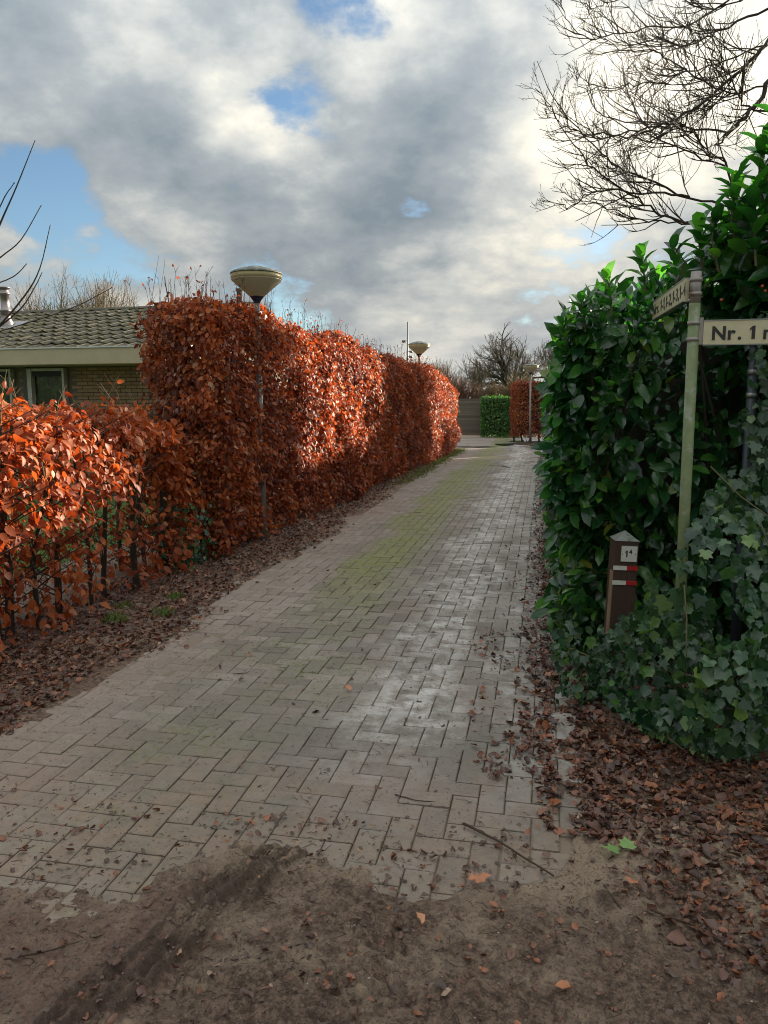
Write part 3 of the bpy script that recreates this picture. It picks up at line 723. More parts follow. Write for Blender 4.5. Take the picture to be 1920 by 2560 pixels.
# ---- larger sticks and single leaves on the ground
def ground_z(x, y):
    z = float(soil_h(np.array(float(x)), np.array(float(y)))) if y < 5.1 else .0
    return max(z, 0.001) if -2.4 < x < .1 else z
def stick(pts, r0, r1, label, side=None):
    P = [(x, y, ground_z(x, y) + r0 + dz) for x, y, dz in pts]
    # refine
    Q = []; 
    for p, q in zip(P[:-1], P[1:]):
        for s in range(4):
            w = s / 4; Q.append([p[i] * (1 - w) + q[i] * w + (rng.normal(0, .0018) if i < 2 else 0) for i in range(3)])
    Q.append(list(P[-1])); a = Acc(); a.tube(Q, np.linspace(r0, r1, len(Q)), 6, cap=True)
    o = a.obj('stick', M['stick']); tag(o, label, 'stick')
    for (k, dx, dy, l) in (side or []):
        b = Acc(); p = Q[k]; b.tube([p, (p[0] + dx * l * .5, p[1] + dy * l * .5, p[2] + .006), (p[0] + dx * l, p[1] + dy * l, p[2] + .002)], [r0 * .55, r0 * .4, r0 * .2], 4); b.obj('side_twig', M['stick'], o)
stick([(-.25, 2.72, .012), (-.12, 2.64, .006), (.08, 2.46, .0)], .0055, .003, 'long dark stick lying across the end of the paving', [(5, .03, -.10, .8), (3, -.06, .05, .7)])
stick([(-1.50, 1.72, .0), (-1.37, 1.77, .004), (-1.24, 1.88, .004)], .0035, .0018, 'thin curved twig on the smooth mud at the left edge', [(7, -.10, .02, 1.0)])
stick([(.36, 2.32, .004), (.50, 2.27, .008), (.64, 2.15, .0)], .0042, .002, 'slender brown stick in the leaf mould at the lower right', [(4, .05, .03, .6)])
stick([(.24, 2.45, .004), (.285, 2.33, .0)], .0032, .002, 'short straight twig beside the pale orange leaf on the mud')
stick([(-.55, 2.9, .004), (-.45, 2.86, .01), (-.36, 2.88, .002)], .0025, .0015, 'small bent twig on the dusty pavers')
stick([(-1.74, 4.09, .002), (-1.66, 4.12, .004)], .003, .002, 'short black twig on the mossy pavers left of the middle')
def ground_leaf(x, y, s, rz, m, T, label, name='fallen_leaf', cat='leaf', curl=.2):
    me = bpy.data.meshes.new(name); me.from_pydata([tuple(v) for v in T[0]], [], T[1])
    me.polygons.foreach_set('use_smooth', [True] * len(me.polygons)); me.update()
    o = mobj(name, me, m); o.location = (x, y, ground_z(x, y) + .012); o.scale = (s, s, s); o.rotation_euler = (curl, .1, rz); tag(o, label, cat); return o
ground_leaf(-.205, 2.385, .085, -1.4, M['orange_leaf'], T_OAK, 'lobed orange leaf on the sandy mud below the long stick')
ground_leaf(-.31, 2.09, .055, .4, M['orange_leaf'], T_LITTER[1], 'small tan leaf lying on dark mud near the bottom')
ground_leaf(.35, 2.44, .05, 1.2, M['orange_leaf'], T_OAK, 'pale orange leaf on mud left of the leaf pile')
ground_leaf(.12, 1.95, .055, 2.2, M['orange_leaf'], T_LITTER[3], 'curled ochre leaf at the bottom edge on wet mud')
ground_leaf(-.05, 4.0, .05, 2.6, M['litter'], T_LITTER[0], 'dark curled leaf on the damp pavers near the ivy')
ground_leaf(-1.0, 3.95, .05, .6, M['orange_leaf'], T_LITTER[2], 'single tan leaf on the grey middle of the paving')
for (dx, dy, rz) in ((0, 0, .3), (.03, .008, -1.1)):
    ground_leaf(.305 + dx, 2.625 + dy, .065, rz + 1.2, M['fresh_leaf'], T_IVY, 'fresh pale green leaf on the mud, ' + ('left' if dx == 0 else 'right') + ' one of the overlapping pair')
a = Acc()
for k in range(14):
    th = rng.random() * 6.28; a.tube([(0, 0, .006), (.018 * math.cos(th), .018 * math.sin(th), .02 + .012 * rng.random()), (.04 * math.cos(th + .3), .04 * math.sin(th + .3), .006)], [.004, .003, .001], 4)
o = a.obj('seed_husk', M['litter']); o.location = (-.15, 3.13, .004); tag(o, 'black shaggy husk lying on the pavers below the bollard', 'seed husk')

# ---- tufts of grass and moss verge
def blades(acc, cx_, cy_, cz_, r, n, h, w=.004, spread=.9):
    for _ in range(n):
        th = rng.random() * 6.28; q = r * math.sqrt(rng.random()); x, y = cx_ + q * math.cos(th), cy_ + q * math.sin(th)
        hh = h * rng.uniform(.5, 1); lx, ly = rng.normal(0, spread * .5, 2) * hh; c, s_ = math.cos(th), math.sin(th)
        acc.add([(x - w * s_, y + w * c, cz_), (x + w * s_, y - w * c, cz_), (x + lx * .4 + w * .7 * s_, y + ly * .4 - w * .7 * c, cz_ + hh * .6), (x + lx * .4 - w * .7 * s_, y + ly * .4 + w * .7 * c, cz_ + hh * .6), (x + lx, y + ly, cz_ + hh * .9)], [(0, 1, 2, 3), (3, 2, 4)], rng.random())
for x, y, s, lab in [(-2.75, 5.18, 1.0, 'bright green grass tuft in the leaf litter nearest the pavers'), (-3.0, 4.93, 1.0, 'low grass tuft under the near copper hedge'),
                     (-2.9, 5.67, .8, 'small grass tuft beneath the gap between the copper hedges'), (-3.15, 5.3, .9, 'spreading grass tuft by the hedge stems')]:
    a = Acc(); blades(a, 0, 0, 0, .10 * s, 90, .07 * s); o = a.obj('grass_tuft', M['grass']); o.location = (x, y, ground_z(x, y)); tag(o, lab, 'grass tuft')
a = Acc()
N = 9000; yy = 12.5 + 13.0 * rng.random(N) ** .8; xx = PATH_L(yy) + rng.normal(-.12, .13, N) + .12 * sst(yy, 15, 25)
keep = fbm(xx * 2.5, yy * 1.2, 3, 44) * sst(yy, 12.0, 16) > .36
for x, y in zip(xx[keep][:4200], yy[keep][:4200]):
    h = rng.uniform(.01, .03); w = rng.uniform(.01, .022); th = rng.random() * 6.28; c, s_ = math.cos(th) * w, math.sin(th) * w
    a.add([(x - c, y - s_, .003), (x + c, y + s_, .003), (x + c * .3, y + s_ * .3 + .01, .003 + h), (x - s_, y + c, .005)], [(0, 1, 2), (0, 2, 3)], rng.random())
tag(a.obj('moss', M['moss']), 'strip of yellow green moss and short grass where the tall hedge meets the path', 'moss', kind='stuff')
a = Acc(); N = 5200
for _ in range(N):
    x = -1.60 + rng.normal(0, .20); y = 4.2 + 14 * rng.random() ** 1.3
    fx = (x / BW) % 1; fy = (y / BW) % 1
    if min(fx, 1 - fx) > .12 and min(fy, 1 - fy) > .12: continue
    if fbm(np.array(x * 2.2), np.array(y * 1.5), 3, 61) < .47: continue
    w = rng.uniform(.004, .009); th = rng.random() * 3.14; c, s_ = math.cos(th) * w, math.sin(th) * w
    a.add([(x - c, y - s_, .001), (x + c, y + s_, .001), (x + s_ * .8, y - c * .8, .001), (x, y, .001 + rng.uniform(.003, .009))], [(0, 2, 3), (2, 1, 3), (1, 0, 3)], rng.random())
tag(a.obj('moss', M['moss']), 'yellow green moss growing in the paver joints along the middle of the path', 'moss', kind='stuff')
# lawn seen through the near hedge
a = Acc()
for _ in range(5200):
    x = rng.uniform(-9, -4.2); y = rng.uniform(3.2, 9); w = .006; h = rng.uniform(.04, .09); th = rng.random() * 3.14; c, s_ = math.cos(th) * w, math.sin(th) * w; l = rng.normal(0, .03)
    a.add([(x - c, y - s_, -.06), (x + c, y + s_, -.06), (x + l, y + l, -.06 + h)], [(0, 1, 2)], rng.random())
tag(a.obj('grass', M['grass']), 'lawn grass of the garden behind the near copper hedge', 'grass', kind='stuff')

# ================================================================ branching
def grow(start, d, L, r, levels, P, trunk, crown, seed, leafout=None):
    """recursive branching; trunk / crown collect the tubes. P: dict(seg, bend, up, kids, ang, lf, rf, split_r)"""
    rr = np.random.default_rng(seed); stack = [(np.array(start, float), nrm(np.array(d, float)), L, r, 0)]
    while stack:
        p, d, L, r, lv = stack.pop()
        n = P['seg'] if lv < levels - 1 else 2; pts = [p]; dd = d; ds = [d]
        for k in range(n):
            dd = nrm(dd + rr.normal(0, P['bend'], 3) + np.array([0, 0, P['up'] * (1 if lv else .3)])); p = p + dd * L / n; pts.append(p); ds.append(dd)
        tgt = trunk if lv == 0 or r > P['split_r'] else crown
        tgt.tube(pts, np.maximum(np.linspace(r, r * P['rf'], n + 1), P.get('rmin', .002) * (1 - .25 * (lv >= levels))), 6 if r > P['split_r'] else 3, rr.random())
        if lv >= levels:
            if leafout is not None: leafout.append((pts[-1], ds[-1]))
            continue
        kids = P['kids'][min(lv, len(P['kids']) - 1)]
        for k in range(kids):
            f = P['from'] + (1 - P['from']) * (k + rr.random()) / kids if lv else P.get('from0', P['from']) + (1 - P.get('from0', P['from'])) * (k + rr.random()) / kids
            i = min(n - 1, int(f * n)); w = f * n - i; q = pts[i] * (1 - w) + pts[i + 1] * w; base = ds[i + 1]
            side = nrm(np.cross(base, rr.normal(0, 1, 3))); an = R(rr.uniform(*P['ang']))
            nd = base * math.cos(an) + side * math.sin(an)
            stack.append((q, nd, L * rr.uniform(*P['lf']), r * (1 - (1 - P['rf']) * f) * rr.uniform(.5, .7), lv + 1))
        # the leader goes on
        stack.append((pts[-1], ds[-1], L * rr.uniform(*P['lf']), r * P['rf'], lv + 1))
def tree(name, loc, height, m_trunk, m_crown, P, levels, seed, label, group=None, r=.12, trunkL=.3, d=(0, 0, 1), stems=1):
    root = empty(name, loc); tag(root, label, 'tree', group)
    tr, cr_ = Acc(), Acc(); rs = np.random.default_rng(seed)
    for s in range(stems):
        dd = np.array(d, float) + (rs.normal(0, .28, 3) * np.array([1, 1, 0]) if stems > 1 else 0)
        grow(np.array([rs.normal(0, .1 * (stems > 1)), rs.normal(0, .1 * (stems > 1)), 0]), dd, height * trunkL, r, levels, P, tr, cr_, seed * 31 + s)
    # scale so the crown reaches the height
    top = max(v[:, 2].max() for v in cr_.V); k = height / top
    for A_ in (tr, cr_): A_.V = [v * k for v in A_.V]
    tr.obj('trunk', m_trunk, root); cr_.obj('crown', m_crown, root); return root

PW = dict(seg=4, bend=.10, up=.10, kids=[4, 4, 3, 3], ang=(22, 55), lf=(.58, .84), rf=.62, split_r=.035)
PW['from'] = .35; PW['from0'] = .75
PW['rmin'] = .0095
PF = dict(PW); PF.update(kids=[5, 4, 3, 3], ang=(15, 42), up=.14, bend=.12)
PB = dict(PW); PB.update(kids=[6, 5, 4, 3], ang=(28, 62), bend=.15, up=.03, lf=(.55, .80))
BG_T = 'bare trees beyond the far end of the path'
tree('bare_tree', (-2.1, 62, 0), 7.9, M['bark'], M['bark_grey'], PB, 5, 4, 'largest bare tree, wide rounded crown left above the far lamp', BG_T, r=.26, trunkL=.25)
tree('bare_tree', (.9, 66, 0), 7.3, M['bark'], M['bark_grey'], PF, 5, 12, 'bare tree half hidden by the laurel, right of the largest one', BG_T, r=.16, trunkL=.25)
tree('bare_tree', (-4.6, 50, 0), 4.7, M['bark'], M['bark_grey'], PF, 4, 6, 'slim bare tree standing above the clipped green hedge', BG_T, r=.09, trunkL=.28)
tree('bare_tree', (-6.6, 49, 0), 4.4, M['bark_green'], M['bark_tan'], PF, 4, 7, 'greenish many-stemmed bare tree behind the slatted fence', BG_T, r=.05, trunkL=.3, stems=4)
tree('bare_tree', (-8.8, 52, 0), 4.6, M['bark'], M['bark_grey'], PB, 4, 8, 'bare tree just right of the second lamp, over the hedge end', BG_T, r=.11, trunkL=.25)
tree('bare_tree', (-11.4, 54, 0), 4.2, M['bark'], M['bark_grey'], PB, 4, 9, 'low bare tree behind the second lamp head', BG_T, r=.11, trunkL=.25)
tree('shrub', (-4.9, 40, 0), 2.9, M['bark_red'], M['bark_red'], PF, 4, 14, 'reddish twiggy shrub rising behind the slatted fence', None, r=.03, trunkL=.3, stems=6)
tree('shrub', (-2.6, 41, 0), 2.7, M['bark_green'], M['bark_tan'], PF, 4, 15, 'olive green twiggy shrub behind the clipped green hedge', None, r=.03, trunkL=.3, stems=6)
tree('shrub', (-.9, 37, 0), 3.1, M['bark_red'], M['bark_tan'], PF, 4, 16, 'tan twiggy shrub behind the far copper hedge block', None, r=.03, trunkL=.3, stems=7)
tree('shrub', (-6.5, 39, 0), 3.0, M['bark_green'], M['bark_tan'], PF, 4, 18, 'greenish shrub behind the end of the tall copper hedge', None, r=.03, trunkL=.3, stems=5)
LT = 'bare trees behind the bungalow'
PL_ = dict(PB); PL_.update(rmin=.007, kids=[6, 5, 4, 3], up=.2, bend=.14)
for k, (x, y, h, lab, mt) in enumerate([(-24.6, 33, 6.6, 'bare tree behind the steel flue at the left edge', 'bark_grey'), (-22.2, 32, 6.9, 'low part-hidden bare tree second from the left behind the roof', 'bark_grey'),
        (-20.9, 31.5, 7.5, 'tallest bare tree behind the roof, with an open twisted top', 'bark_tan'), (-19.6, 32.5, 7.55, 'dense tan bare tree behind the right half of the roof', 'bark_tan'),
        (-17.6, 31.5, 6.7, 'bare tree beside the top corner of the tall copper hedge', 'bark_tan')]):
    tree('bare_tree', (x, y, 0), h, M['bark_green'], M[mt], PL_, 5 if k in (2, 3) else 4, 40 + k, lab, LT, r=.13, trunkL=.28)

# ================================================================ the bungalow
HX, HY, HA = -5.80, 11.42, R(-4.5)
house = empty('bungalow', (HX, HY, 0), HA)      # local -x runs along the eave to the left, +y goes up the roof
tag(house, 'low brick bungalow with mossy tiled roof and cream fascia behind the copper hedge', 'house')
EZ, RZ, RUN = 2.42, 3.44, 3.25; PITCH = math.atan2(RZ - EZ, RUN); SL = math.hypot(RZ - EZ, RUN); LEN = 9.5
a = Acc()  # wall core and gables
a.box((-LEN / 2, 3.3, 1.06), (LEN / 2 - .2, 2.72, 1.12)); a.add([(-.22, .58, 2.18), (-.22, 6.0, 2.18), (-.22, 3.3, 3.30), (-LEN + .2, .58, 2.18), (-LEN + .2, 6.0, 2.18), (-LEN + .2, 3.3, 3.3)], [(0, 1, 2), (5, 4, 3), (0, 2, 5, 3), (1, 4, 5, 2)])
wall = a.obj('wall', M['mortar'], house, smooth=False)
a = Acc()
for s in (1, -1):
    y0, z0 = (0, EZ - .05) if s == 1 else (6.5, EZ - .05)
    y1 = y0 + s * RUN; z1 = RZ - .05
    a.add([(0, y0, z0), (-LEN, y0, z0), (-LEN, y1, z1), (0, y1, z1), (0, y0, z0 - .06), (-LEN, y0, z0 - .06), (-LEN, y1, z1 - .06), (0, y1, z1 - .06)],
          [(0, 3, 2, 1) if s == 1 else (0, 1, 2, 3), (4, 5, 6, 7), (0, 1, 5, 4), (0, 4, 7, 3), (1, 2, 6, 5)])
roof = a.obj('roof', M['mortar'], house, smooth=False)
roof.data.materials[0] = M['frame_dark']
# pantiles
TW, TL, EXPO = .236, .375, .331
prof = [(0, .022), (.12, .030), (.25, .020), (.40, .002), (.60, -.004), (.78, .002), (.92, .014), (1.03, .024)]
V = []; F = []; npf = len(prof)
for row, (yy_, lift) in enumerate([(0, .020), (.0, .034), (TL, .004)]):
    for u, z in prof: V.append((u * TW, yy_, z + lift - (.006 if row == 0 else 0)))
for row in range(2):
    for k in range(npf - 1): F.append((row * npf + k, row * npf + k + 1, (row + 1) * npf + k + 1, (row + 1) * npf + k))
TT = (np.array(V), F)
me_tile = bpy.data.meshes.new('tile'); me_tile.from_pydata(V, [], F); me_tile.materials.append(M['tile'])
far_t = Acc(); cnt = 0; cols = int(LEN / TW)
cp_, sp_ = math.cos(PITCH), math.sin(PITCH)
for row in range(10):
    for c in range(cols):
        x = -.02 - (c + 1) * TW; y = -.05 + row * EXPO * cp_; z = EZ - .05 * math.tan(PITCH) + row * EXPO * sp_
        z += rng.normal(0, .003); rzv = rng.normal(0, .012); rxv = PITCH + rng.normal(0, .012)
        wx = HX + x * math.cos(HA) - y * math.sin(HA); wy = HY + x * math.sin(HA) + y * math.cos(HA)
        if in_view(np.array([[wx, wy, z]]), -.03)[0] and (wx < -6.6 - row * .12) and cnt < 300:
            o = bpy.data.objects.new('tile', me_tile); o.location = (x, y, z); o.rotation_euler = (rxv, 0, rzv); link(o, roof); cnt += 1
        else:
            X = np.array([[1.0, rzv, 0]]); Y = np.array([[0, math.cos(rxv), math.sin(rxv)]]); far_t.scatter(TT, np.array([[x, y, z]]), X, Y, np.cross(X, Y), np.ones(1), rng.random(1))
    for c in range(cols):      # the rear slope
        x = -.02 - (c + 1) * TW; y = 6.55 - row * EXPO * cp_; z = EZ + row * EXPO * sp_ - .02
        X = np.array([[-1.0, 0, 0]]); Y = np.array([[0, -cp_, sp_]]); far_t.scatter(TT, np.array([[x + TW, y, z]]), X, Y, np.cross(X, Y), np.ones(1), rng.random(1))
far_t.obj('tiles', M['tile'], roof, smooth=False, kind='stuff')
# ridge tiles
V = []; F = []
for yy_, k in ((0, 1.0), (.40, .93)):
    for th in np.linspace(-1.15, 1.15, 7): V.append((yy_, .125 * k * math.sin(th), .10 * k * math.cos(th) - .03))
for k in range(6): F.append((k, k + 7, k + 8, k + 1))
me_r = bpy.data.meshes.new('ridge_tile'); me_r.from_pydata(V, [], F); me_r.materials.append(M['tile'])
for k in range(int(LEN / .37)):
    o = bpy.data.objects.new('ridge_tile', me_r); o.location = (-.38 - k * .37, 3.25, RZ - .01 + rng.normal(0, .006)); o.rotation_euler = (0, rng.normal(0, .01), rng.normal(0, .01)); link(o, roof)
a = Acc(); a.box((-LEN / 2, -.075, EZ - .115), (LEN / 2, .014, .125)); a.obj('fascia', M['fascia'], house, smooth=False)
a = Acc(); a.box((-LEN / 2, -.085, EZ + .022), (LEN / 2, .022, .010)); a.obj('gutter_trim', M['gutter'], house, smooth=False)
a = Acc(); a.box((-LEN / 2, .25, EZ - .245), (LEN / 2, .31, .006)); a.obj('soffit', M['fascia'], house, smooth=False)
a = Acc()
for s in (1, -1):
    y0 = 0 if s == 1 else 6.5; y1 = 3.25
    a.add([(.03, y0, EZ - .16), (.03, y1, RZ - .14), (.03, y1, RZ - .03), (.03, y0, EZ - .05), (.0, y0, EZ - .16), (.0, y1, RZ - .14), (.0, y1, RZ - .03), (.0, y0, EZ - .05)], [(0, 1, 2, 3), (7, 6, 5, 4), (3, 2, 6, 7), (0, 4, 5, 1)])
a.obj('bargeboard', M['gutter'], house, smooth=False)
# wall bricks (stretcher bond) on the front
WY = .565; wins = [(-3.02, -2.32), (-4.40, -3.42)]   # local x spans of the two windows
me_b = bpy.data.meshes.new('brick'); acc_b = Acc(); acc_b.box((0, 0, 0), (.102, .022, .0245)); me_b = acc_b.mesh('brick', False); me_b.materials.append(M['wall_brick'])
far_b = Acc(); nb = 0
for row in range(35):
    z = .05 + row * .061
    if z > 2.17: break
    for c in range(int(LEN / .215)):
        x = -.3 - c * .215 - (.107 if row % 2 else 0)
        if any(a0 - .12 < x < a1 + .12 and .75 < z < 2.2 for a0, a1 in wins): continue
        if x < -LEN + .3: continue
        yy_ = WY + rng.normal(0, .0015)
        if z > 1.35 and -3.9 < x < -.35 and nb < 300:
            o = bpy.data.objects.new('brick', me_b); o.location = (x, yy_, z); link(o, wall); nb += 1
        else: far_b.box((x, yy_, z), (.102, .022, .0245), 0, rng.random())
far_b.obj('bricks', M['wall_brick'], wall, smooth=False, kind='stuff')
for k, (x0, x1) in enumerate(wins):
    a = Acc(); zc0, zc1 = .9, 2.14; f = .045
    a.box((x0 + f / 2 - .03, .50, (zc0 + zc1) / 2), (f / 2 + .02, .05, (zc1 - zc0) / 2)); a.box((x1 - f / 2 + .01, .50, (zc0 + zc1) / 2), (f / 2, .05, (zc1 - zc0) / 2))
    a.box(((x0 + x1) / 2, .502, zc1 - f / 2), ((x1 - x0) / 2 - f - .002, .045, f / 2)); a.box(((x0 + x1) / 2, .502, zc0 + f / 2), ((x1 - x0) / 2 - f - .002, .045, f / 2))
    w = a.obj('window', M['frame'], house, smooth=False)
    a = Acc(); a.box(((x0 + x1) / 2, .53, (zc0 + zc1) / 2), ((x1 - x0) / 2 - f - .004, .003, (zc1 - zc0) / 2 - f - .002)); a.obj('pane', M['glass'], w, smooth=False)
    a = Acc(); a.box(((x0 + x1) / 2, .50, zc1 - f - .045), ((x1 - x0) / 2 - f - .006, .020, .042)); a.obj('blind', M['blind'], w, smooth=False)
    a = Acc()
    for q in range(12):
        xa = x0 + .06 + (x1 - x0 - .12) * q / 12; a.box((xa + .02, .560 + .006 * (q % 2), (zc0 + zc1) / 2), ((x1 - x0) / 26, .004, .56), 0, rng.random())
    a.obj('painted_reflection', M['painted_reflection'], w, smooth=False)  # slats behind the glass carry the painted reflection of greenery
a = Acc(); a.box((-3.16, .535, 1.5), (.045, .03, .66)); a.obj('downpipe', M['frame_dark'], house, smooth=False)
def world_to_house(x, y):
    dx, dy = x - HX, y - HY; return dx * math.cos(-HA) - dy * math.sin(-HA), dx * math.sin(-HA) + dy * math.cos(-HA)
# steel flue with cowl, and the pipe near the gable end
fx, fy = world_to_house(-10.28, 13.6)
fz = EZ + fy * math.tan(PITCH)
f_ = lathe([(.15, fz - .1), (.13, fz + .10), (.085, fz + .18), (.085, fz + .30), (.10, fz + .30), (.10, fz + .34), (.082, fz + .35), (.078, fz + .62), (.10, fz + .63), (.10, fz + .66), (.078, fz + .67), (.078, fz + .73), (.11, fz + .745), (.11, fz + .765), (0, fz + .79)], 24)
f_.V = [v + np.array([fx, fy, 0]) for v in f_.V]; fl = f_.obj('flue', M['flue'], house)
a = Acc(); a.add([(fx - .35, fy - .3, fz - .10 + .05), (fx + .35, fy - .25, fz - .10 + .06), (fx + .33, fy + .25, fz + .15), (fx - .33, fy + .25, fz + .15)], [(0, 1, 2, 3)]); a.obj('flashing', M['lead'], fl)
fx, fy = world_to_house(-5.84, 14.55)
f_ = lathe([(.055, 3.35), (.055, 3.68), (.075, 3.69), (.075, 3.74), (0, 3.75)], 16); f_.V = [v + np.array([fx, fy, 0]) for v in f_.V]; f_.obj('chimney_pipe', M['chimney'], house)

# ================================================================ lamps
def lamp(x, y, top, lean, label):
    root = empty('street_lamp', (x, y, 0)); tag(root, label, 'street lamp', 'cone shaped street lamps along the path')
    hb = top - .345; lx, ly = lean
    a = Acc(); a.tube([(0, 0, -.05), (lx * .5, ly * .5, hb * .5), (lx, ly, hb - .05)], [.042, .038, .033], 14, cap=True); a.obj('pole', M['galv'], root)
    def part(n, prof, m):
        q = lathe(prof, 44); q.V = [v + np.array([lx, ly, hb]) for v in q.V]; q.obj(n, m, root)
    part('collar', [(.034, -.06), (.040, -.04), (.042, -.035), (.078, .012), (.082, .016), (.07, .018)], M['collar'])
    part('cone', [(.080, .018), (.088, .022), (.276, .185), (.281, .198), (.276, .200)], M['cone'])
    part('band', [(.276, .200), (.284, .202), (.285, .250), (.279, .252)], M['lamp_band'])
    part('lid', [(.279, .252), (.290, .254), (.290, .266), (.262, .285), (.19, .312), (.10, .328), (.095, .336), (0, .340)], M['lid'])
    return root
lamp(-3.12, 8.32, 3.08, (-.07, .14), 'nearest and largest cone lamp, pole buried in the copper hedge')
lamp(-3.22, 20.45, 3.13, (-.03, .04), 'middle cone lamp at the far end of the tall copper hedge')
lamp(-.45, 29.1, 2.93, (-.05, .15), 'farthest cone lamp, in front of the small copper hedge block')
# mast with cameras
root = empty('camera_mast', (-6.13, 35.3, 0)); tag(root, 'thin grey mast with small cameras behind the middle lamp', 'mast')
a = Acc(); a.tube([(0, 0, 0), (0, 0, 5.1)], [.045, .03], 8, cap=True); a.obj('pole', M['mast'], root)
for z, s in ((4.25, -1), (3.78, 1), (3.55, 1)):
    a = Acc(); a.tube([(0, 0, z), (.14 * s, 0, z + .02)], .014, 6, cap=True); a.tube([(.10 * s, -.06, z), (.24 * s, -.10, z - .02)], [.045, .055], 8, cap=True); a.obj('camera', M['mast'], root)

# ================================================================ fence and clipped hedges at the far end
fence = empty('slatted_fence', (-3.72, 34.8, 0)); tag(fence, 'weathered horizontal slat fence left of the green hedge', 'fence')
for k in range(15):
    a = Acc(); a.box((.62 + rng.normal(0, .01), rng.normal(0, .006), .10 + k * .108), (.66, .011, .0495)); a.obj('slat', M['slat'], fence, smooth=False)
for x in (-.08, 1.30):
    a = Acc(); a.box((x, .06, .87), (.04, .04, .87)); a.obj('post', M['slat'], fence, smooth=False)
a = Acc(); a.box((.62, .05, .83), (.66, .02, .80)); a.obj('backing', M['slat'], fence, smooth=False)

def box_hedge(name, label, c, size, h, N, m, T, leaf, seed, stems=0, group=None, round_=.12, z0=.0, cat='hedge', core=None, pick=0):
    """clipped block: leaves thrown on the skin of a rounded box with some depth"""
    root = empty(name, (c[0], c[1], 0)); tag(root, label, cat, group); rr = np.random.default_rng(seed)
    hx, hy = size[0] / 2, size[1] / 2; ar = np.array([2 * hy * h, 2 * hy * h, 2 * hx * h, 2 * hx * h, 4 * hx * hy]); f = rr.choice(5, N, p=ar / ar.sum())
    u, v = rr.uniform(-1, 1, N), rr.uniform(0, 1, N); P = np.zeros((N, 3)); O = np.zeros((N, 3))
    for k, (ax, sg) in enumerate(((0, 1), (0, -1), (1, 1), (1, -1))):
        s = f == k; P[s, ax] = sg * (hx if ax == 0 else hy); P[s, 1 - ax] = u[s] * (hy if ax == 0 else hx); P[s, 2] = z0 + v[s] * (h - z0); O[s, ax] = sg
    s = f == 4; P[s, 0] = u[s] * hx; P[s, 1] = (v[s] * 2 - 1) * hy; P[s, 2] = h; O[s, 2] = 1
    # round the vertical and top edges
    e = np.maximum(0, np.abs(P[:, 0]) / hx - (1 - round_ * 2)) + np.maximum(0, np.abs(P[:, 1]) / hy - (1 - round_ * 2)) + np.maximum(0, (P[:, 2] - h) / h + round_)
    P[:, :2] *= (1 - .12 * e[:, None]); P[:, 2] -= .12 * e * h * (P[:, 2] > h * .8)
    dep = rr.random(N) ** 2 * .14; lump = fbm((P[:, 0] + c[0] + P[:, 2]) * 2.2, (P[:, 1] + P[:, 2]) * 2.2, 3, seed) - .5
    P += O * (lump[:, None] * .16 - dep[:, None])
    A = nrm(O * .5 + np.array([0, 0, -.5]) + rr.normal(0, .45, (N, 3))); Nn = nrm(O + np.array([0, 0, .3]) + rr.normal(0, .4, (N, 3)))
    X, Y, Z = frames(A, Nn); acc = Acc(); acc.scatter(T, P, X, Y, Z, rr.uniform(*leaf, N), rr.random(N)); acc.obj('leaves', m, root, kind='stuff')
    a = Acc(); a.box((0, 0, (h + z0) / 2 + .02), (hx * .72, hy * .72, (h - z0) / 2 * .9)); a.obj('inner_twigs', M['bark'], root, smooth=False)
    for k in range(stems):
        a = Acc(); x = -hx + (k + .5) / stems * 2 * hx; a.tube([(x, -hy * .6 + rr.normal(0, .05), -.02), (x + rr.normal(0, .04), -hy * .3, .3), (x + rr.normal(0, .06), 0, 1.0)], [.035, .03, .02], 6); a.obj('stem', M['bark'], root)
    return root
box_hedge('clipped_hedge', 'clipped bright green conifer hedge between slatted fence and far copper block', (-1.80, 34.3), (1.72, 1.1), 1.76, 9000, M['conifer'], T_BEECH0, (.05, .12), 3)
box_hedge('beech_hedge', 'small square copper beech block at the far lamp post', (-.12, 30.4), (2.2, 1.3), 2.32, 15000, M['beech'], T_BEECH0, (.05, .085), 4, stems=7, z0=.22)
box_hedge('clipped_hedge', 'low dark hedge running right behind the far copper block', (4.5, 35.4), (8, 1.2), 2.0, 8000, M['conifer'], T_BEECH0, (.10, .2), 5)

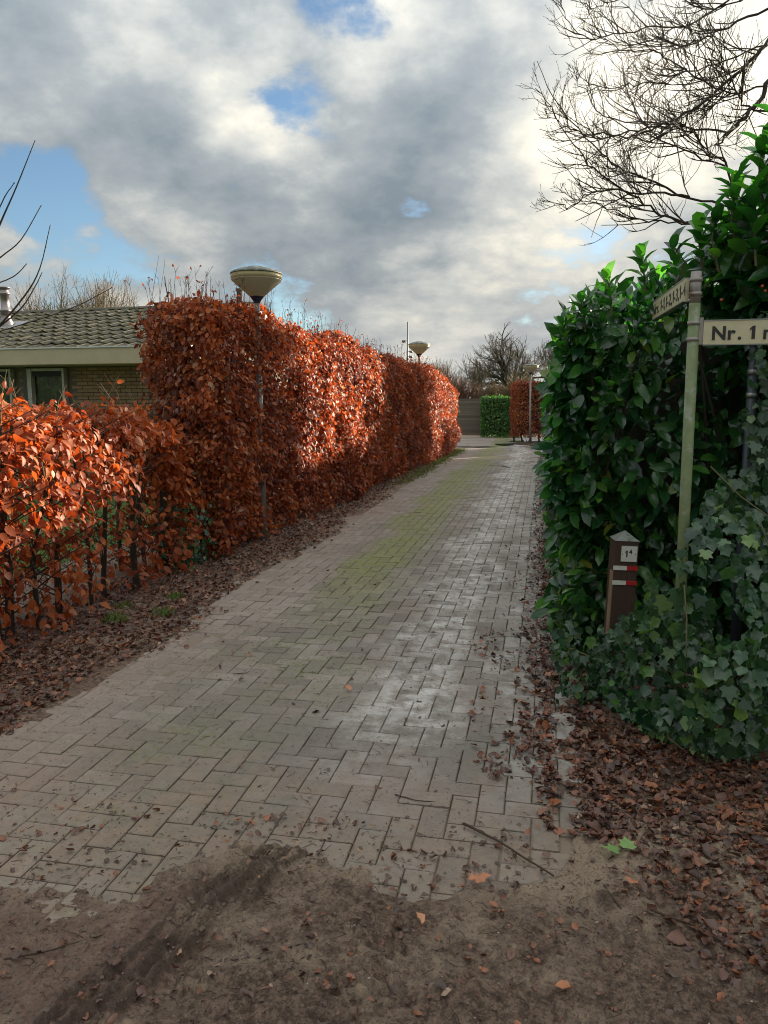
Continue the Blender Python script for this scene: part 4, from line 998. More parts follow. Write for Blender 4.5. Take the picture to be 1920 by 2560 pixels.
# limbs of the near tree, metres
LIMBS=[[(1.88,7.9,4.42),(1.79,7.83,4.21),(1.67,7.76,4.07),(1.54,7.69,3.93),(1.44,7.63,3.83),(1.41,7.6,3.71)],[(2.05,8.82,5.41),(1.69,8.75,5.25),(1.48,8.71,5.15),(1.24,8.66,5.08),(1.02,8.64,5.15),(0.83,8.61,5.1),(0.66,8.59,5.13),(0.51,8.59,5.33)],[(1.87,7.97,4.79),(1.72,7.9,4.59),(1.59,7.84,4.46),(1.33,7.74,4.23),(1.1,7.66,4.08),(0.84,7.57,3.97),(0.66,7.52,3.9),(0.37,7.45,3.94),(0.14,7.4,4.06)],[(1.71,8.04,3.39),(1.59,8.04,3.75),(1.4,7.97,3.86),(1.26,7.93,4.04),(1.06,7.85,4.1),(0.53,7.59,4.08),(0.3,7.51,4.29),(0.19,7.47,4.42)],[(1.74,8.3,3.43),(1.29,8.09,3.5),(0.88,7.91,3.65),(0.62,7.78,3.71),(0.38,7.68,3.9),(0.07,7.57,4.19),(-0.15,7.52,4.6)],[(1.55,7.98,3.21),(1.24,7.92,3.24),(1.02,7.89,3.31),(0.8,7.87,3.46),(0.47,7.84,3.68),(0.24,7.83,3.9),(0.02,7.84,4.24),(-0.14,7.85,4.49)],[(1.57,8.05,3.22),(1.18,8.0,3.26),(0.91,7.97,3.29),(0.7,7.96,3.36),(0.39,7.93,3.45),(0.03,7.9,3.59)],[(1.69,8.83,5.53),(1.29,8.88,5.35),(0.9,8.94,5.39),(0.6,8.98,5.36),(0.37,9.02,5.38),(0.15,9.07,5.57),(0.05,9.11,5.79),(-0.01,9.14,5.89)],[(1.93,8.12,4.45),(1.6,8.09,4.41),(1.3,8.09,4.56),(1.06,8.1,4.74),(0.87,8.09,4.83),(0.64,8.08,4.84),(0.48,8.08,4.97),(0.4,8.09,5.06)],[(2.03,8.65,5.01),(1.63,8.48,4.84),(1.25,8.32,4.7),(0.94,8.19,4.58),(0.69,8.09,4.53),(0.36,7.96,4.51),(0.29,7.95,4.58)],[(1.55,7.83,3.98),(1.19,7.92,4.07),(0.8,8.01,4.11),(0.49,8.06,4.08),(0.18,8.13,4.19),(0.04,8.18,4.31),(-0.08,8.21,4.41)],[(1.24,7.73,3.42),(0.92,7.63,3.45),(0.52,7.48,3.44),(0.34,7.41,3.42),(0.2,7.34,3.3),(0.03,7.28,3.32)],[(2.07,8.96,5.69),(1.56,8.86,5.47),(1.12,8.82,5.61),(0.57,8.74,5.59),(0.39,8.7,5.52),(0.24,8.69,5.57)],[(1.63,8.25,3.81),(1.26,8.28,3.99),(0.98,8.31,4.15),(0.78,8.35,4.43),(0.69,8.39,4.66),(0.65,8.43,4.96)],[(1.87,7.8,4.13),(1.67,7.81,4.2),(1.55,7.83,4.39),(1.41,7.87,4.64),(1.25,7.89,4.83),(1.18,7.9,4.92)]]

# ================================================================ copper beech hedges on the left
def hedge_points(N, rr, y0, y1, face, thick, top, pw, zmin=.02, w_back=.25, w_top=1.0):
    """points on the skin of a hedge that runs along Y: (P, outward, rest)"""
    y = y0 + (y1 - y0) * rr.random(N) ** pw
    h = top(y); tot = h * (1 + w_back) + thick * w_top; s = rr.random(N) * tot
    P = np.zeros((N, 3)); O = np.zeros((N, 3)); P[:, 1] = y
    f = s < h; P[f, 0] = face(y[f]); P[f, 2] = zmin + (s[f]) * (1 - zmin / h[f]); O[f, 0] = 1
    t_ = (s >= h) & (s < h + thick * w_top); q = (s[t_] - h[t_]) / w_top; P[t_, 0] = face(y[t_]) - q; P[t_, 2] = h[t_]; O[t_, 2] = 1
    b = s >= h + thick * w_top; P[b, 0] = face(y[b]) - thick; P[b, 2] = (s[b] - h[b] - thick * w_top) / w_back; O[b, 0] = -1
    # rounded shoulder
    e = sst(P[:, 2], h - .22, h) * (O[:, 0] != 0); P[:, 0] -= O[:, 0] * .10 * e; O[:, 2] += .6 * e
    e2 = (O[:, 2] > .99) * sst(np.abs(P[:, 0] - (face(y) - thick / 2)), thick / 2 - .2, thick / 2); P[:, 2] -= .07 * e2
    return P, nrm(O)
def cap_points(N, rr, y, face_x, thick, h, sgn):
    P = np.stack([face_x - rr.random(N) * thick, np.full(N, y), rr.random(N) * h], -1); return P, np.tile([0, sgn, 0.], (N, 1))
def beech_leaves(P, O, rr, droop=.55):
    N = len(P); A = nrm(O * .35 + np.array([0, 0, -droop]) + rr.normal(0, .42, (N, 3))); Nn = nrm(O * .9 + np.array([0, 0, .35]) + rr.normal(0, .45, (N, 3))); return frames(A, Nn)

def beech_hedge(name, label, specs, m, sizes, seed, npick, gap=None):
    root = empty(name, (0, 0, 0)); tag(root, label, 'hedge'); rr = np.random.default_rng(seed)
    Ps, Os, Ds, Ls = [], [], [], []
    for P, O, thickd, lod in specs(rr):
        N = len(P)
        c1, c2 = P[:, 0] * .6 + P[:, 1] * .9, P[:, 2]
        lump = fbm(c1 * 1.7, c2 * 1.9, 3, seed) - .5; lump2 = fbm(c1 * 5.5, c2 * 5.5, 3, seed + 5) - .5
        d = rr.random(N) ** 1.7 * thickd; P = P + O * (lump[:, None] * .36 + lump2[:, None] * .26 - d[:, None]) + rr.normal(0, .022, (N, 3))
        keep = P[:, 2] > .01
        if gap is not None: keep &= gap(P, d, rr)
        keep &= ~((lump2 < -.15) & (rr.random(N) < .55) & (d < thickd * .4))
        Ps.append(P[keep]); Os.append(O[keep]); Ds.append(d[keep]); Ls.append(np.full(keep.sum(), lod))
    P, O, D, L = map(np.concatenate, (Ps, Os, Ds, Ls)); N = len(P)
    X, Y, Z = beech_leaves(P, O, rr); S = np.where(L == 1, rr.uniform(*sizes[0], N), rr.uniform(*sizes[1], N)) * rr.choice([.7, 1, 1, 1.2], N); rnd = rr.random(N)
    pk = pick_largest(P, S, D, npick); leaf_pieces('leaf', T_BEECH[0], m, root, P[pk], X[pk], Y[pk], Z[pk], S[pk])
    rest = np.ones(N, bool); rest[pk] = False; acc = Acc()
    for k in range(3):
        s = rest & (L == 1) & (np.arange(N) % 3 == k); acc.scatter(T_BEECH[k], P[s], X[s], Y[s], Z[s], S[s], rnd[s])
    s = rest & (L == 0); acc.scatter(T_BEECH0, P[s], X[s], Y[s], Z[s], S[s], rnd[s])
    acc.obj('leaves', m, root, kind='stuff'); return root

TOPZ = f_interp([6.5, 9, 10.5, 12.7, 15.8, 18.5, 22, 24.0, 24.9], [2.56, 2.60, 2.55, 2.47, 2.46, 2.45, 2.38, 2.22, 1.95])
def tall_specs(rr):
    H = lambda y: HFACE(y) - .06
    P, O = hedge_points(25000, rr, 7.2, 9.7, H, .88, TOPZ, 1.0, w_back=.12, w_top=.6); yield P, O, .22, 1
    P, O = hedge_points(25000, rr, 9.7, 12.2, H, .88, TOPZ, 1.0, w_back=.12, w_top=.6); yield P, O, .22, 0
    P, O = hedge_points(86000, rr, 12.0, 24.9, H, .88, TOPZ, 1.15, w_back=.12, w_top=.6); yield P, O, .18, 0
    P, O = cap_points(9500, rr, 7.18, -3.10, .74, 2.56, -1); P[:, 1] -= (.26 * sst(P[:, 2], .9, 1.8) + .1 * sst(P[:, 2], 2.0, 2.5)) * sst(P[:, 0], -3.9, -3.3); P[:, 0] -= .16 * np.exp(-((P[:, 2] - 1.95) / .22) ** 2) * sst(-P[:, 0], 3.5, 3.84) ; yield P, O, .3, 1
    P, O = cap_points(3000, rr, 24.85, -2.72, .88, 2.0, 1); yield P, O, .2, 0
def tall_gap(P, d, rr):
    # thin places: dark slot in the face, hole high up, thinner foot
    k = np.ones(len(P), bool)
    slot = np.exp(-((P[:, 1] - 9.75) / .16) ** 2) * (P[:, 2] < 1.35) * (P[:, 0] > -3.35); k &= ~(rr.random(len(P)) < slot * 1.1)
    hole = np.exp(-((P[:, 1] - 9.15) / .22) ** 2 - ((P[:, 2] - 1.95) / .20) ** 2); k &= ~(rr.random(len(P)) < hole * .95)
    foot = sst(-P[:, 2], -.22, -.02) * (P[:, 1] < 12); k &= ~(rr.random(len(P)) < foot * .7)
    return k
tall = beech_hedge('beech_hedge', 'long tall copper beech hedge with russet leaves along the left of the path', tall_specs, M['beech'], ((.042, .068), (.055, .078)), 21, 300, tall_gap)
rt = np.random.default_rng(8)
# stems inside the tall hedge
for k in range(36):
    y = 7.5 + k * .49; a = Acc(); x = float(HFACE(y)) - .40 + rt.normal(0, .06)
    pts = [(x, y, -.02), (x + rt.normal(0, .04), y + rt.normal(0, .04), .8), (x + rt.normal(0, .08), y + rt.normal(0, .08), 1.6), (x + rt.normal(0, .12), y + rt.normal(0, .1), 2.4)]
    a.tube(pts, [.035, .03, .02, .01], 6)
    for q in range(12):
        z = .3 + 2.0 * rt.random(); th = rt.random() * 6.28; l = rt.uniform(.25, .55)
        a.tube([(x, y, z), (x + l * .5 * math.cos(th), y + l * .5 * math.sin(th), z + l * .35), (x + l * math.cos(th), y + l * math.sin(th), z + l * .6)], [.009, .006, .003], 4)
    a.obj('stem', M['bark'], tall)
a = Acc()   # shadowy twig mass inside: many thin crossing twigs
for _ in range(2600):
    y = rt.uniform(7.2, 24.7); x = float(HFACE(y)) - rt.uniform(.2, .8); z = rt.uniform(.1, float(TOPZ(y)) - .15); d = rt.normal(0, .22, 3)
    a.tube([(x, y, z), (x + d[0], y + d[1], z + abs(d[2]))], [.006, .003], 3)
a.obj('inner_twigs', M['bark'], tall, kind='stuff')
# shoots standing out of the top
a = Acc(); lf = []
for _ in range(620):
    y = 7.0 + 17.4 * rt.random() ** 1.2; x = float(HFACE(y)) - .06 - .8 * rt.random(); z = float(TOPZ(y)) - .12; l = rt.uniform(.16, .42) * (1.25 if rt.random() < .1 else 1) ; b = rt.normal(0, .16, 2)
    p = [np.array([x, y, z]), np.array([x + b[0] * l * .4, y + b[1] * l * .4, z + l * .5]), np.array([x + b[0] * l * .8, y + b[1] * l * .8, z + l])]
    a.tube(p, [.0032, .0024, .0013], 3, rt.random())
    for q in range(rt.integers(1, 5)):
        w = rt.uniform(.25, .9); s0 = p[1] * (1 - w) + p[2] * w if w > .5 else p[0] * (1 - w) + p[1] * w; th = rt.random() * 6.28; m_ = l * rt.uniform(.12, .3)
        a.tube([s0, s0 + np.array([math.cos(th) * m_ * .5, math.sin(th) * m_ * .5, m_ * .8])], [.0022, .001], 3)
        if rt.random() < .45: lf.append(s0 + np.array([math.cos(th) * m_ * .5, math.sin(th) * m_ * .5, m_ * .8]))
a.obj('top_shoots', M['bark'], tall, kind='stuff')
lf = np.array(lf); n = len(lf); X, Y, Z = frames(rt.normal(0, 1, (n, 3)), rt.normal(0, 1, (n, 3))); a = Acc(); a.scatter(T_BEECH0, lf, X, Y, Z, rt.uniform(.03, .05, n), rt.random(n)); a.obj('top_leaves', M['beech'], tall, kind='stuff')

LOWZ = f_interp([2.6, 5.0, 6.3, 6.8], [1.55, 1.53, 1.50, 1.35])
def low_specs(rr):
    H = lambda y: HFACE(y) - .10 - .12 * (y > 6.4) * (y - 6.4)
    P, O = hedge_points(12500, rr, 2.7, 6.75, H, .75, LOWZ, 1.0, w_back=.5, w_top=.8); yield P, O, .30, 1
    P, O = cap_points(1300, rr, 6.72, -3.25, .7, 1.45, 1); yield P, O, .3, 1
def low_gap(P, d, rr):
    k = np.ones(len(P), bool); foot = sst(-P[:, 2], -.75, -.15); k &= ~(rr.random(len(P)) < foot * .62)
    c = P[:, 1] * .9; n = fbm(c * 1.6, P[:, 2] * 1.5, 3, 91); k &= ~((n < .42) & (rr.random(len(P)) < .75))
    h = np.exp(-((P[:, 1] - 6.15) / .2) ** 2 - ((P[:, 2] - 1.0) / .25) ** 2); k &= ~(rr.random(len(P)) < h * .9)
    return k
low = beech_hedge('beech_hedge', 'lower thinner orange beech hedge nearest the camera with bare stems at its foot', low_specs, M['beech_low'], ((.05, .082), (.05, .08)), 31, 300, low_gap)
for k, (y, dx, r) in enumerate([(3.4, .0, .025), (3.9, .1, .022), (4.28, -.02, .020), (4.42, -.06, .032), (4.62, .02, .020), (4.95, -.05, .028), (5.3, .0, .018), (5.62, -.1, .024), (5.95, .02, .030), (6.3, -.08, .022), (6.62, -.03, .045)]):
    x = -3.42 + dx; a = Acc(); top = float(LOWZ(y)) - .1
    pts = [(x, y, -.03), (x + rt.normal(0, .02), y + rt.normal(0, .02), .5), (x + rt.normal(0, .05), y + rt.normal(0, .05), 1.0), (x + rt.normal(0, .09), y + rt.normal(0, .09), top)]
    a.tube(pts, [r, r * .85, r * .6, r * .3], 7)
    for q in range(26):
        z = .15 + 1.25 * rt.random(); th = rt.random() * 6.28; l = rt.uniform(.15, .45)
        p1 = (x + l * .5 * math.cos(th), y + l * .5 * math.sin(th), z + l * .3)
        a.tube([(x, y, z), p1, (x + l * math.cos(th), y + l * math.sin(th), z + l * .55)], [.006, .004, .002], 4)
        for w in range(3):
            d = rt.normal(0, .12, 3); a.tube([p1, (p1[0] + d[0], p1[1] + d[1], p1[2] + abs(d[2]))], [.0025, .0012], 3)
    a.obj('stem', M['bark'], low)
# long bare shoots above the low hedge, a few with a leaf left on
for (y, x, l, b) in [(4.25, -3.3, .34, .05), (4.7, -3.5, .30, -.04), (4.95, -3.4, .26, .08), (5.35, -3.6, .22, .0), (5.6, -3.3, .28, -.1), (5.75, -3.5, .36, .12), (6.0, -3.35, .24, -.05), (6.15, -3.55, .38, -.14), (6.35, -3.3, .22, .06), (4.4, -3.7, .2, .1), (5.1, -3.75, .25, -.1)]:
    a = Acc(); z = 1.45; p = [np.array([x, y, z]), np.array([x + b * .3, y + b * .2, z + l * .55]), np.array([x + b, y + b * .5, z + l])]; a.tube(p, [.004, .003, .0015], 4)
    for w in (.35, .6, .8):
        s0 = p[0] * (1 - w) + p[2] * w; th = rt.random() * 6.28; a.tube([s0, s0 + np.array([math.cos(th) * .05, math.sin(th) * .05, .05])], [.0018, .001], 3)
    sh = a.obj('shoot', M['bark_tan'], low)
    if rt.random() < .75:
        for w in (.45, .8)[:rt.integers(1, 3)]:
            s0 = p[0] * (1 - w) + p[2] * w; X, Y, Z = frames(rt.normal(0, 1, (1, 3)) + np.array([0, 0, -.5]), rt.normal(0, 1, (1, 3))); leaf_pieces('leaf', T_BEECH[1], M['beech_low'], sh, s0[None], X, Y, Z, [.065])
# wire fence inside the low hedge
wf = empty('wire_fence', (-3.95, 3.0, 0)); tag(wf, 'thin green wire mesh fence behind the stems of the near copper hedge', 'wire fence')
a = Acc()
for k in range(38): a.tube([(0, k * .1, 0), (0, k * .1, .95)], .0018, 3)
for k in range(10): a.tube([(0, 0, .05 + k * .1), (0, 3.8, .05 + k * .1)], .0018, 3)
a.obj('mesh', M['wire'], wf, kind='stuff')
for y in (.1, 1.9, 3.6):
    a = Acc(); a.tube([(0.02, y, -.05), (.02, y, 1.05)], .02, 8, cap=True); a.obj('post', M['wire'], wf)

# ================================================================ ivy
def ivy_patch(name, label, P, O, sizes, seed, npick, cat='ivy', m='ivy', stems=None):
    root = empty(name, (0, 0, 0)); tag(root, label, cat); rr = np.random.default_rng(seed); N = len(P)
    A = nrm(np.array([0, 0, -.9]) + O * .25 + rr.normal(0, .38, (N, 3))); Nn = nrm(O + np.array([0, 0, .45]) + rr.normal(0, .48, (N, 3))); X, Y, Z = frames(A, Nn); S = rr.uniform(*sizes, N) * np.where(rr.random(N) < .15, 1.3, 1)
    pk = pick_largest(P, S, np.zeros(N), npick) if npick else np.array([], int)
    for q in range(4): pq = pk[q::4]; leaf_pieces('leaf', T_IVYS[q], M[m], root, P[pq], X[pq], Y[pq], Z[pq], S[pq])
    rest = np.ones(N, bool); rest[pk] = False
    if rest.any():
        a = Acc(); ix = np.where(rest)[0]
        for q in range(4): iq = ix[q::4]; a.scatter(T_IVYS[q], P[iq], X[iq], Y[iq], Z[iq], S[iq], rr.random(len(iq)))
        a.obj('leaves', M[m], root, kind='stuff')
    return root
ri = np.random.default_rng(55)
# surface of the ivy on the right: function of x, z
def ivy_y(x, z): return 4.02 - .42 * np.exp(-((z - .35) / .55) ** 2) * sst(x, .3, .75) - .66 * np.exp(-((z - .62) / .52) ** 4 - ((x - .72) / .27) ** 4) + .28 * sst(z, .9, 2.2)
N = 8200; x = ri.uniform(.26, 2.6, N); z = ri.uniform(.0, 2.05, N)
xl = np.interp(z, [0, .1, .4, .8, .9, 1.05, 1.2, 1.35, 2.1], [.38, .36, .39, .47, .52, .62, .80, .95, 1.0])
dens = sst(x, xl - .05, xl + .08) * (fbm(x * 4.2, z * 4.2, 3, 13) > .35) * (ri.random(N) < np.interp(z, [0, .05, .12, 2], [.25, .6, 1, .75]))
k = dens > .5; x, z = x[k], z[k]; y = ivy_y(x, z) + ri.random(len(x)) ** 1.5 * .16 + (fbm(x * 3, z * 3, 3, 71) - .5) * .35
ivy = ivy_patch('ivy', 'dark grey green ivy mounded over the foot of the sign pole beside the bollard', np.stack([x, y, z], -1), np.tile([-.1, -1, .1], (len(x), 1)), (.036, .080), 2, 300)
def vines(root, n, m, f, name='vine'):
    for _ in range(n):
        a = Acc(); a.tube(f(), [.004, .0035, .003, .002][:4], 4); a.obj(name, m, root)
def vf():
    x = ri.uniform(.5, 1.15); z = ri.uniform(.3, 1.5); dx = ri.normal(0, .12); return [(x, float(ivy_y(x, z)) - .06, z), (x + dx * .4, float(ivy_y(x, z - .1)) - .08, z - .12), (x + dx, float(ivy_y(x, z - .22)) - .05, z - .24), (x + dx * 1.6, float(ivy_y(x, z - .3)) - .01, max(z - .36, .02))]
N = 520; xx = ri.uniform(.30, .80, N); zz2 = ri.random(N) ** 1.2 * np.interp(xx, [.30, .40, .50, .80], [.30, .42, .62, .7]); yy2 = 4.12 - .55 * sst(xx, .30, .60) + .12 * zz2 + ri.random(N) * .10
ivy_patch('ivy', 'low mound of ivy spilling between the bollard foot and the sign pole', np.stack([xx, yy2, zz2 + .02], -1), np.tile([-.3, -1, .2], (N, 1)), (.035, .070), 14, 200)
vines(ivy, 5, M['bark_green'], vf)
def vg():
    x = ri.uniform(.35, .75); y = ri.uniform(3.55, 3.9); return [(x + ri.normal(0, .05), y + .15, .30), (x, y, .18), (x + ri.normal(0, .04), y - .06, .08), (x + ri.normal(0, .08), y - .14, .015)]
vines(ivy, 4, M['bark_tan'], vg, 'stalk')
# low trailing ivy between laurel and path
N = 900; y = 4.0 + 5.5 * ri.random(N) ** 1.5; x = .10 + ri.random(N) * .35; z = .02 + ri.random(N) ** 1.5 * .38
ivy_patch('ivy', 'low trailing ivy at the path edge left of the bollard', np.stack([x, y, z], -1), np.tile([-.7, -.5, .3], (N, 1)), (.035, .06), 6, 150)
# fresh green sprig at the front
N = 16; ivy_patch('ivy_sprig', 'fresh yellow green ivy sprig trailing onto the leaf litter', np.stack([.76 + ri.normal(0, .035, N), 3.55 - np.linspace(0, .1, N), .22 - np.linspace(0, .2, N)], -1), np.tile([-.1, -1, .3], (N, 1)), (.04, .06), 9, 16, 'ivy', 'fresh_leaf')
N = 12; ivy_patch('ivy_sprig', 'small yellowish ivy sprig hanging right of the bollard foot', np.stack([.42 + ri.normal(0, .04, N), 3.85 + ri.normal(0, .02, N), .22 - np.linspace(0, .15, N)], -1), np.tile([-.1, -1, .3], (N, 1)), (.03, .045), 10, 12, 'ivy', 'laurel')
# ivy at the foot of the gap between the beech hedges
N = 420; ivy_patch('ivy', 'dark ivy clump at the foot of the gap between the copper hedges', np.stack([-3.22 - ri.random(N) * .35, ri.uniform(6.45, 7.25, N), ri.random(N) ** 1.4 * .62], -1), np.tile([.7, -.5, .3], (N, 1)), (.04, .06), 12, 60)

# ================================================================ laurel
def laurel_mass(name, label, gen, seed, npick, sizes, cat='hedge', tmpl=0, stems=()):
    root = empty(name, (0, 0, 0)); tag(root, label, cat); rr = np.random.default_rng(seed); acc = Acc(); AP = []
    for P, O, dep, lod, up in gen(rr):
        N = len(P); lump = fbm((P[:, 0] + P[:, 1]) * 2.0, P[:, 2] * 2.0, 3, seed) - .5; lump2 = fbm((P[:, 0] * 1.3 + P[:, 1]) * 5.0, P[:, 2] * 5.0, 2, seed + 3) - .5
        d = rr.random(N) ** 1.4 * dep; P = P + O * (lump[:, None] * .34 + lump2[:, None] * .20 - d[:, None])
        k = (lump2 > -.16) | (d > dep * .5) | (rr.random(N) < .3); k &= P[:, 2] > .08; P, O2, d = P[k], O[k], d[k]; N = len(P)
        A = nrm(O2 * .75 + np.array([0, 0, up]) + rr.normal(0, .42, (N, 3))); Nn = nrm(O2 * .9 + np.array([0, 0, .65]) + rr.normal(0, .36, (N, 3))); X, Y, Z = frames(A, Nn)
        AP.append((P, X, Y, Z, rr.uniform(*sizes, N), d, np.full(N, lod), rr.random(N)))
    P, X, Y, Z, S, D, L, rd = [np.concatenate(q) for q in zip(*AP)]
    pk = pick_largest(P, S, D, npick, .12); leaf_pieces('leaf', T_LAUREL[0], M['laurel'], root, P[pk], X[pk], Y[pk], Z[pk], S[pk]); rest = np.ones(len(P), bool); rest[pk] = False
    for k in range(2):
        s = rest & (L == 1) & (np.arange(len(P)) % 2 == k); acc.scatter(T_LAUREL[k], P[s], X[s], Y[s], Z[s], S[s], rd[s])
    s = rest & (L == 0); acc.scatter(T_LAUREL0, P[s], X[s], Y[s], Z[s], S[s], rd[s])
    acc.obj('leaves', M['laurel'], root, kind='stuff')
    for pts, r in stems:
        a = Acc(); a.tube(pts, np.linspace(r, r * .35, len(pts)), 6); a.obj('stem', M['bark'], root)
    return root
LTOP = f_interp([-.2, .02, .10, .25, .45, .75, 1.0, 3.5], [1.9, 1.95, 2.05, 2.20, 2.32, 2.38, 2.42, 2.5])
def laurel_gen(rr):
    # end face towards the camera, x from .05 to 3.3
    N = 7200; x = .07 + 5.4 * rr.random(N) ** 1.25; z = rr.random(N) * LTOP(x); y = 4.62 + .10 * np.sin(x * 3) + .12 * sst(-x, -.35, .05) - .12 * sst(z, .6, 1.3) * (z < 2); yield np.stack([x, y, z], -1), np.tile([-.12, -1, 0.], (N, 1)), .40, 1, -.35
    # side along the path
    N = 12000; y = 4.6 + 18.5 * rr.random(N) ** 1.5; z = rr.random(N) * 2.05; x = .19 + .05 * np.sin(y * 1.3) + .004 * (y - 4) - .07 * np.exp(-((z - 1.4) / .5) ** 2) + .10 * sst(z, 1.7, 2.1); yield np.stack([x, y, z], -1), np.tile([-1, -.25, 0.], (N, 1)), .30, 1, -.3
    # top
    N = 6500; y = 4.6 + 18.5 * rr.random(N) ** 1.3; x = .1 + 1.7 * rr.random(N); z = LTOP(x) - .05; yield np.stack([x, y, z], -1), np.tile([-.1, -.2, 1.], (N, 1)), .35, 0, .2
    N = 3000; y = 4.6 + 18.5 * rr.random(N); z = rr.random(N) * 2.3; yield np.stack([np.full(N, 1.85), y, z], -1), np.tile([1, 0, 0.], (N, 1)), .3, 0, -.2
rs_ = np.random.default_rng(77); lst = []
for k in range(16):
    x = rs_.uniform(.3, 1.7); y = 4.9 + 12 * rs_.random(); lst.append(([(x, y, 0), (x + rs_.normal(0, .1), y + rs_.normal(0, .1), .9), (x + rs_.normal(0, .25), y + rs_.normal(0, .25), 2.0)], .03))
for k in range(10):
    x = rs_.uniform(.2, 2.2); lst.append(([(x, 4.9, .2), (x + rs_.normal(0, .1), 4.75, 1.0), (x + rs_.normal(0, .2), 4.6, 1.9)], .018))
laurel = laurel_mass('laurel_hedge', 'glossy dark green laurel hedge along the right side of the path', laurel_gen, 61, 300, (.095, .155), stems=lst)
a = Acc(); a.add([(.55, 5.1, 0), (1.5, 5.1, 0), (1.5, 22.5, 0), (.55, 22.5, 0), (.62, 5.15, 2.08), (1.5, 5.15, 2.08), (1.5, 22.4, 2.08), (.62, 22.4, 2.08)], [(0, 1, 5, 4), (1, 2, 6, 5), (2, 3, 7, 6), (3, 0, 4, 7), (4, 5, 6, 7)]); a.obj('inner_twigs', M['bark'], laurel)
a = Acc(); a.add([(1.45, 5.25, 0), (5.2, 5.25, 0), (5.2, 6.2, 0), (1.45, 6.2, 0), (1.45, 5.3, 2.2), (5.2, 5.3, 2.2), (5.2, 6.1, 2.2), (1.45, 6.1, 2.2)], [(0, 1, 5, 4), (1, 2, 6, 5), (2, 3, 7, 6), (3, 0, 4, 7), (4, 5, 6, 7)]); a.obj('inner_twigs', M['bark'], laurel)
# the taller laurel at the right edge, its crown above the sign
def tall_laurel_gen(rr):
    N = 4600; c = np.array([1.92, 4.75, 2.15]); u = nrm(rr.normal(0, 1, (N // 2, 3))); yield c + u * np.array([1.0, .5, .6]), u, .45, 1, .2
    c = np.array([1.92, 4.75, 2.35]); rad = np.array([1.00, .75, .58]); u = nrm(rr.normal(0, 1, (N, 3))); yield c + u * rad, u, .45, 1, .25
    N = 2600; c = np.array([3.0, 4.7, 2.35]); u = nrm(rr.normal(0, 1, (N, 3))); yield c + u * np.array([1.2, .8, .9]), u, .4, 0, .2
    N = 2600; c = np.array([4.8, 4.9, 2.5]); u = nrm(rr.normal(0, 1, (N, 3))); yield c + u * np.array([1.4, .8, .9]), u, .4, 0, .2
sp = []
for k in range(9):
    x = rs_.uniform(1.0, 2.3); sp.append(([(x + .3, 4.8, .1), (x + .2, 4.8, 1.4), (x + .05, 4.7, 2.4), (x - .05 + rs_.normal(0, .1), 4.6, 3.0)], .022))
tl = laurel_mass('laurel_bush', 'taller laurel bush with big upright leaves against the sky at the right edge', tall_laurel_gen, 62, 300, (.12, .18), cat='bush', stems=sp)
# upright sprays that give the outline against the sky
def spray(root, base, tip, n, s, seed, m='laurel'):
    rr = np.random.default_rng(seed); base, tip = np.array(base, float), np.array(tip, float); a = Acc(); mid = (base + tip) / 2 + rr.normal(0, .02, 3); a.tube([base, mid, tip], [.007, .005, .003], 5); st_ = a.obj('stem', M['bark_green'], root)
    P, Xs, Ys, Zs, S = [], [], [], [], []
    for k in range(n):
        w = .15 + .85 * k / max(1, n - 1); p = base * (1 - w) + tip * w; th = k * 2.4 + rr.random() * .5; d = nrm(tip - base)
        sd = nrm(np.cross(d, [math.cos(th), math.sin(th), .1])); A = nrm(d * (.5 + .9 * w) + sd * .9); X, Y, Z = frames(A[None], nrm(d + sd * -.4)[None]); P.append(p); Xs.append(X[0]); Ys.append(Y[0]); Zs.append(Z[0]); S.append(s * rr.uniform(.8, 1.1))
    leaf_pieces('leaf', T_LAUREL[1], M[m], st_, P, Xs, Ys, Zs, S)
k = 0
for (x, y, z, h, s) in [(.35, 4.5, 2.18, .16, .10), (.52, 4.5, 2.30, .14, .10), (.68, 4.5, 2.33, .17, .11), (.22, 4.6, 2.1, .12, .09), (.80, 4.45, 2.40, .18, .12), (.12, 4.6, 1.98, .12, .09)]:
    k += 1; spray(laurel, (x, y, z - .12), (x - .03, y - .03, z + h * .45), 11, s * 1.15, k)
for (x, y, z, h, s) in [(.98, 4.45, 2.60, .28, .13), (1.05, 4.3, 2.74, .22, .14), (1.10, 4.25, 2.84, .20, .14), (.93, 4.3, 2.55, .2, .13), (1.0, 4.2, 2.45, .3, .14), (1.2, 4.2, 2.8, .2, .15), (1.12, 4.1, 2.6, .3, .15), (1.25, 4.3, 2.85, .3, .15), (.86, 4.35, 2.45, .2, .12)]:
    k += 1; spray(tl, (x, y, z - .2), (x - .04, y - .03, z + h * .45), 13, s * 1.1, k)
# red berries behind the signs
bc = empty('berry_cluster', (.78, 4.1, 2.0)); tag(bc, 'small orange red berries in the laurel behind the two signs', 'berries')
for (x, y, z) in [(-.07, 0, .03), (-.05, .02, .05), (.05, 0, .08), (.23, .0, .14), (.25, .02, .12), (.30, .0, .17), (.32, .02, .16), (.29, 0, .10), (-.08, .01, .0)]:
    a = lathe([(0, -.008), (.006, -.005), (.008, 0), (.006, .005), (0, .008)], 8); b = a.obj('berry', M['berry'], bc); b.location = (x, y, z)

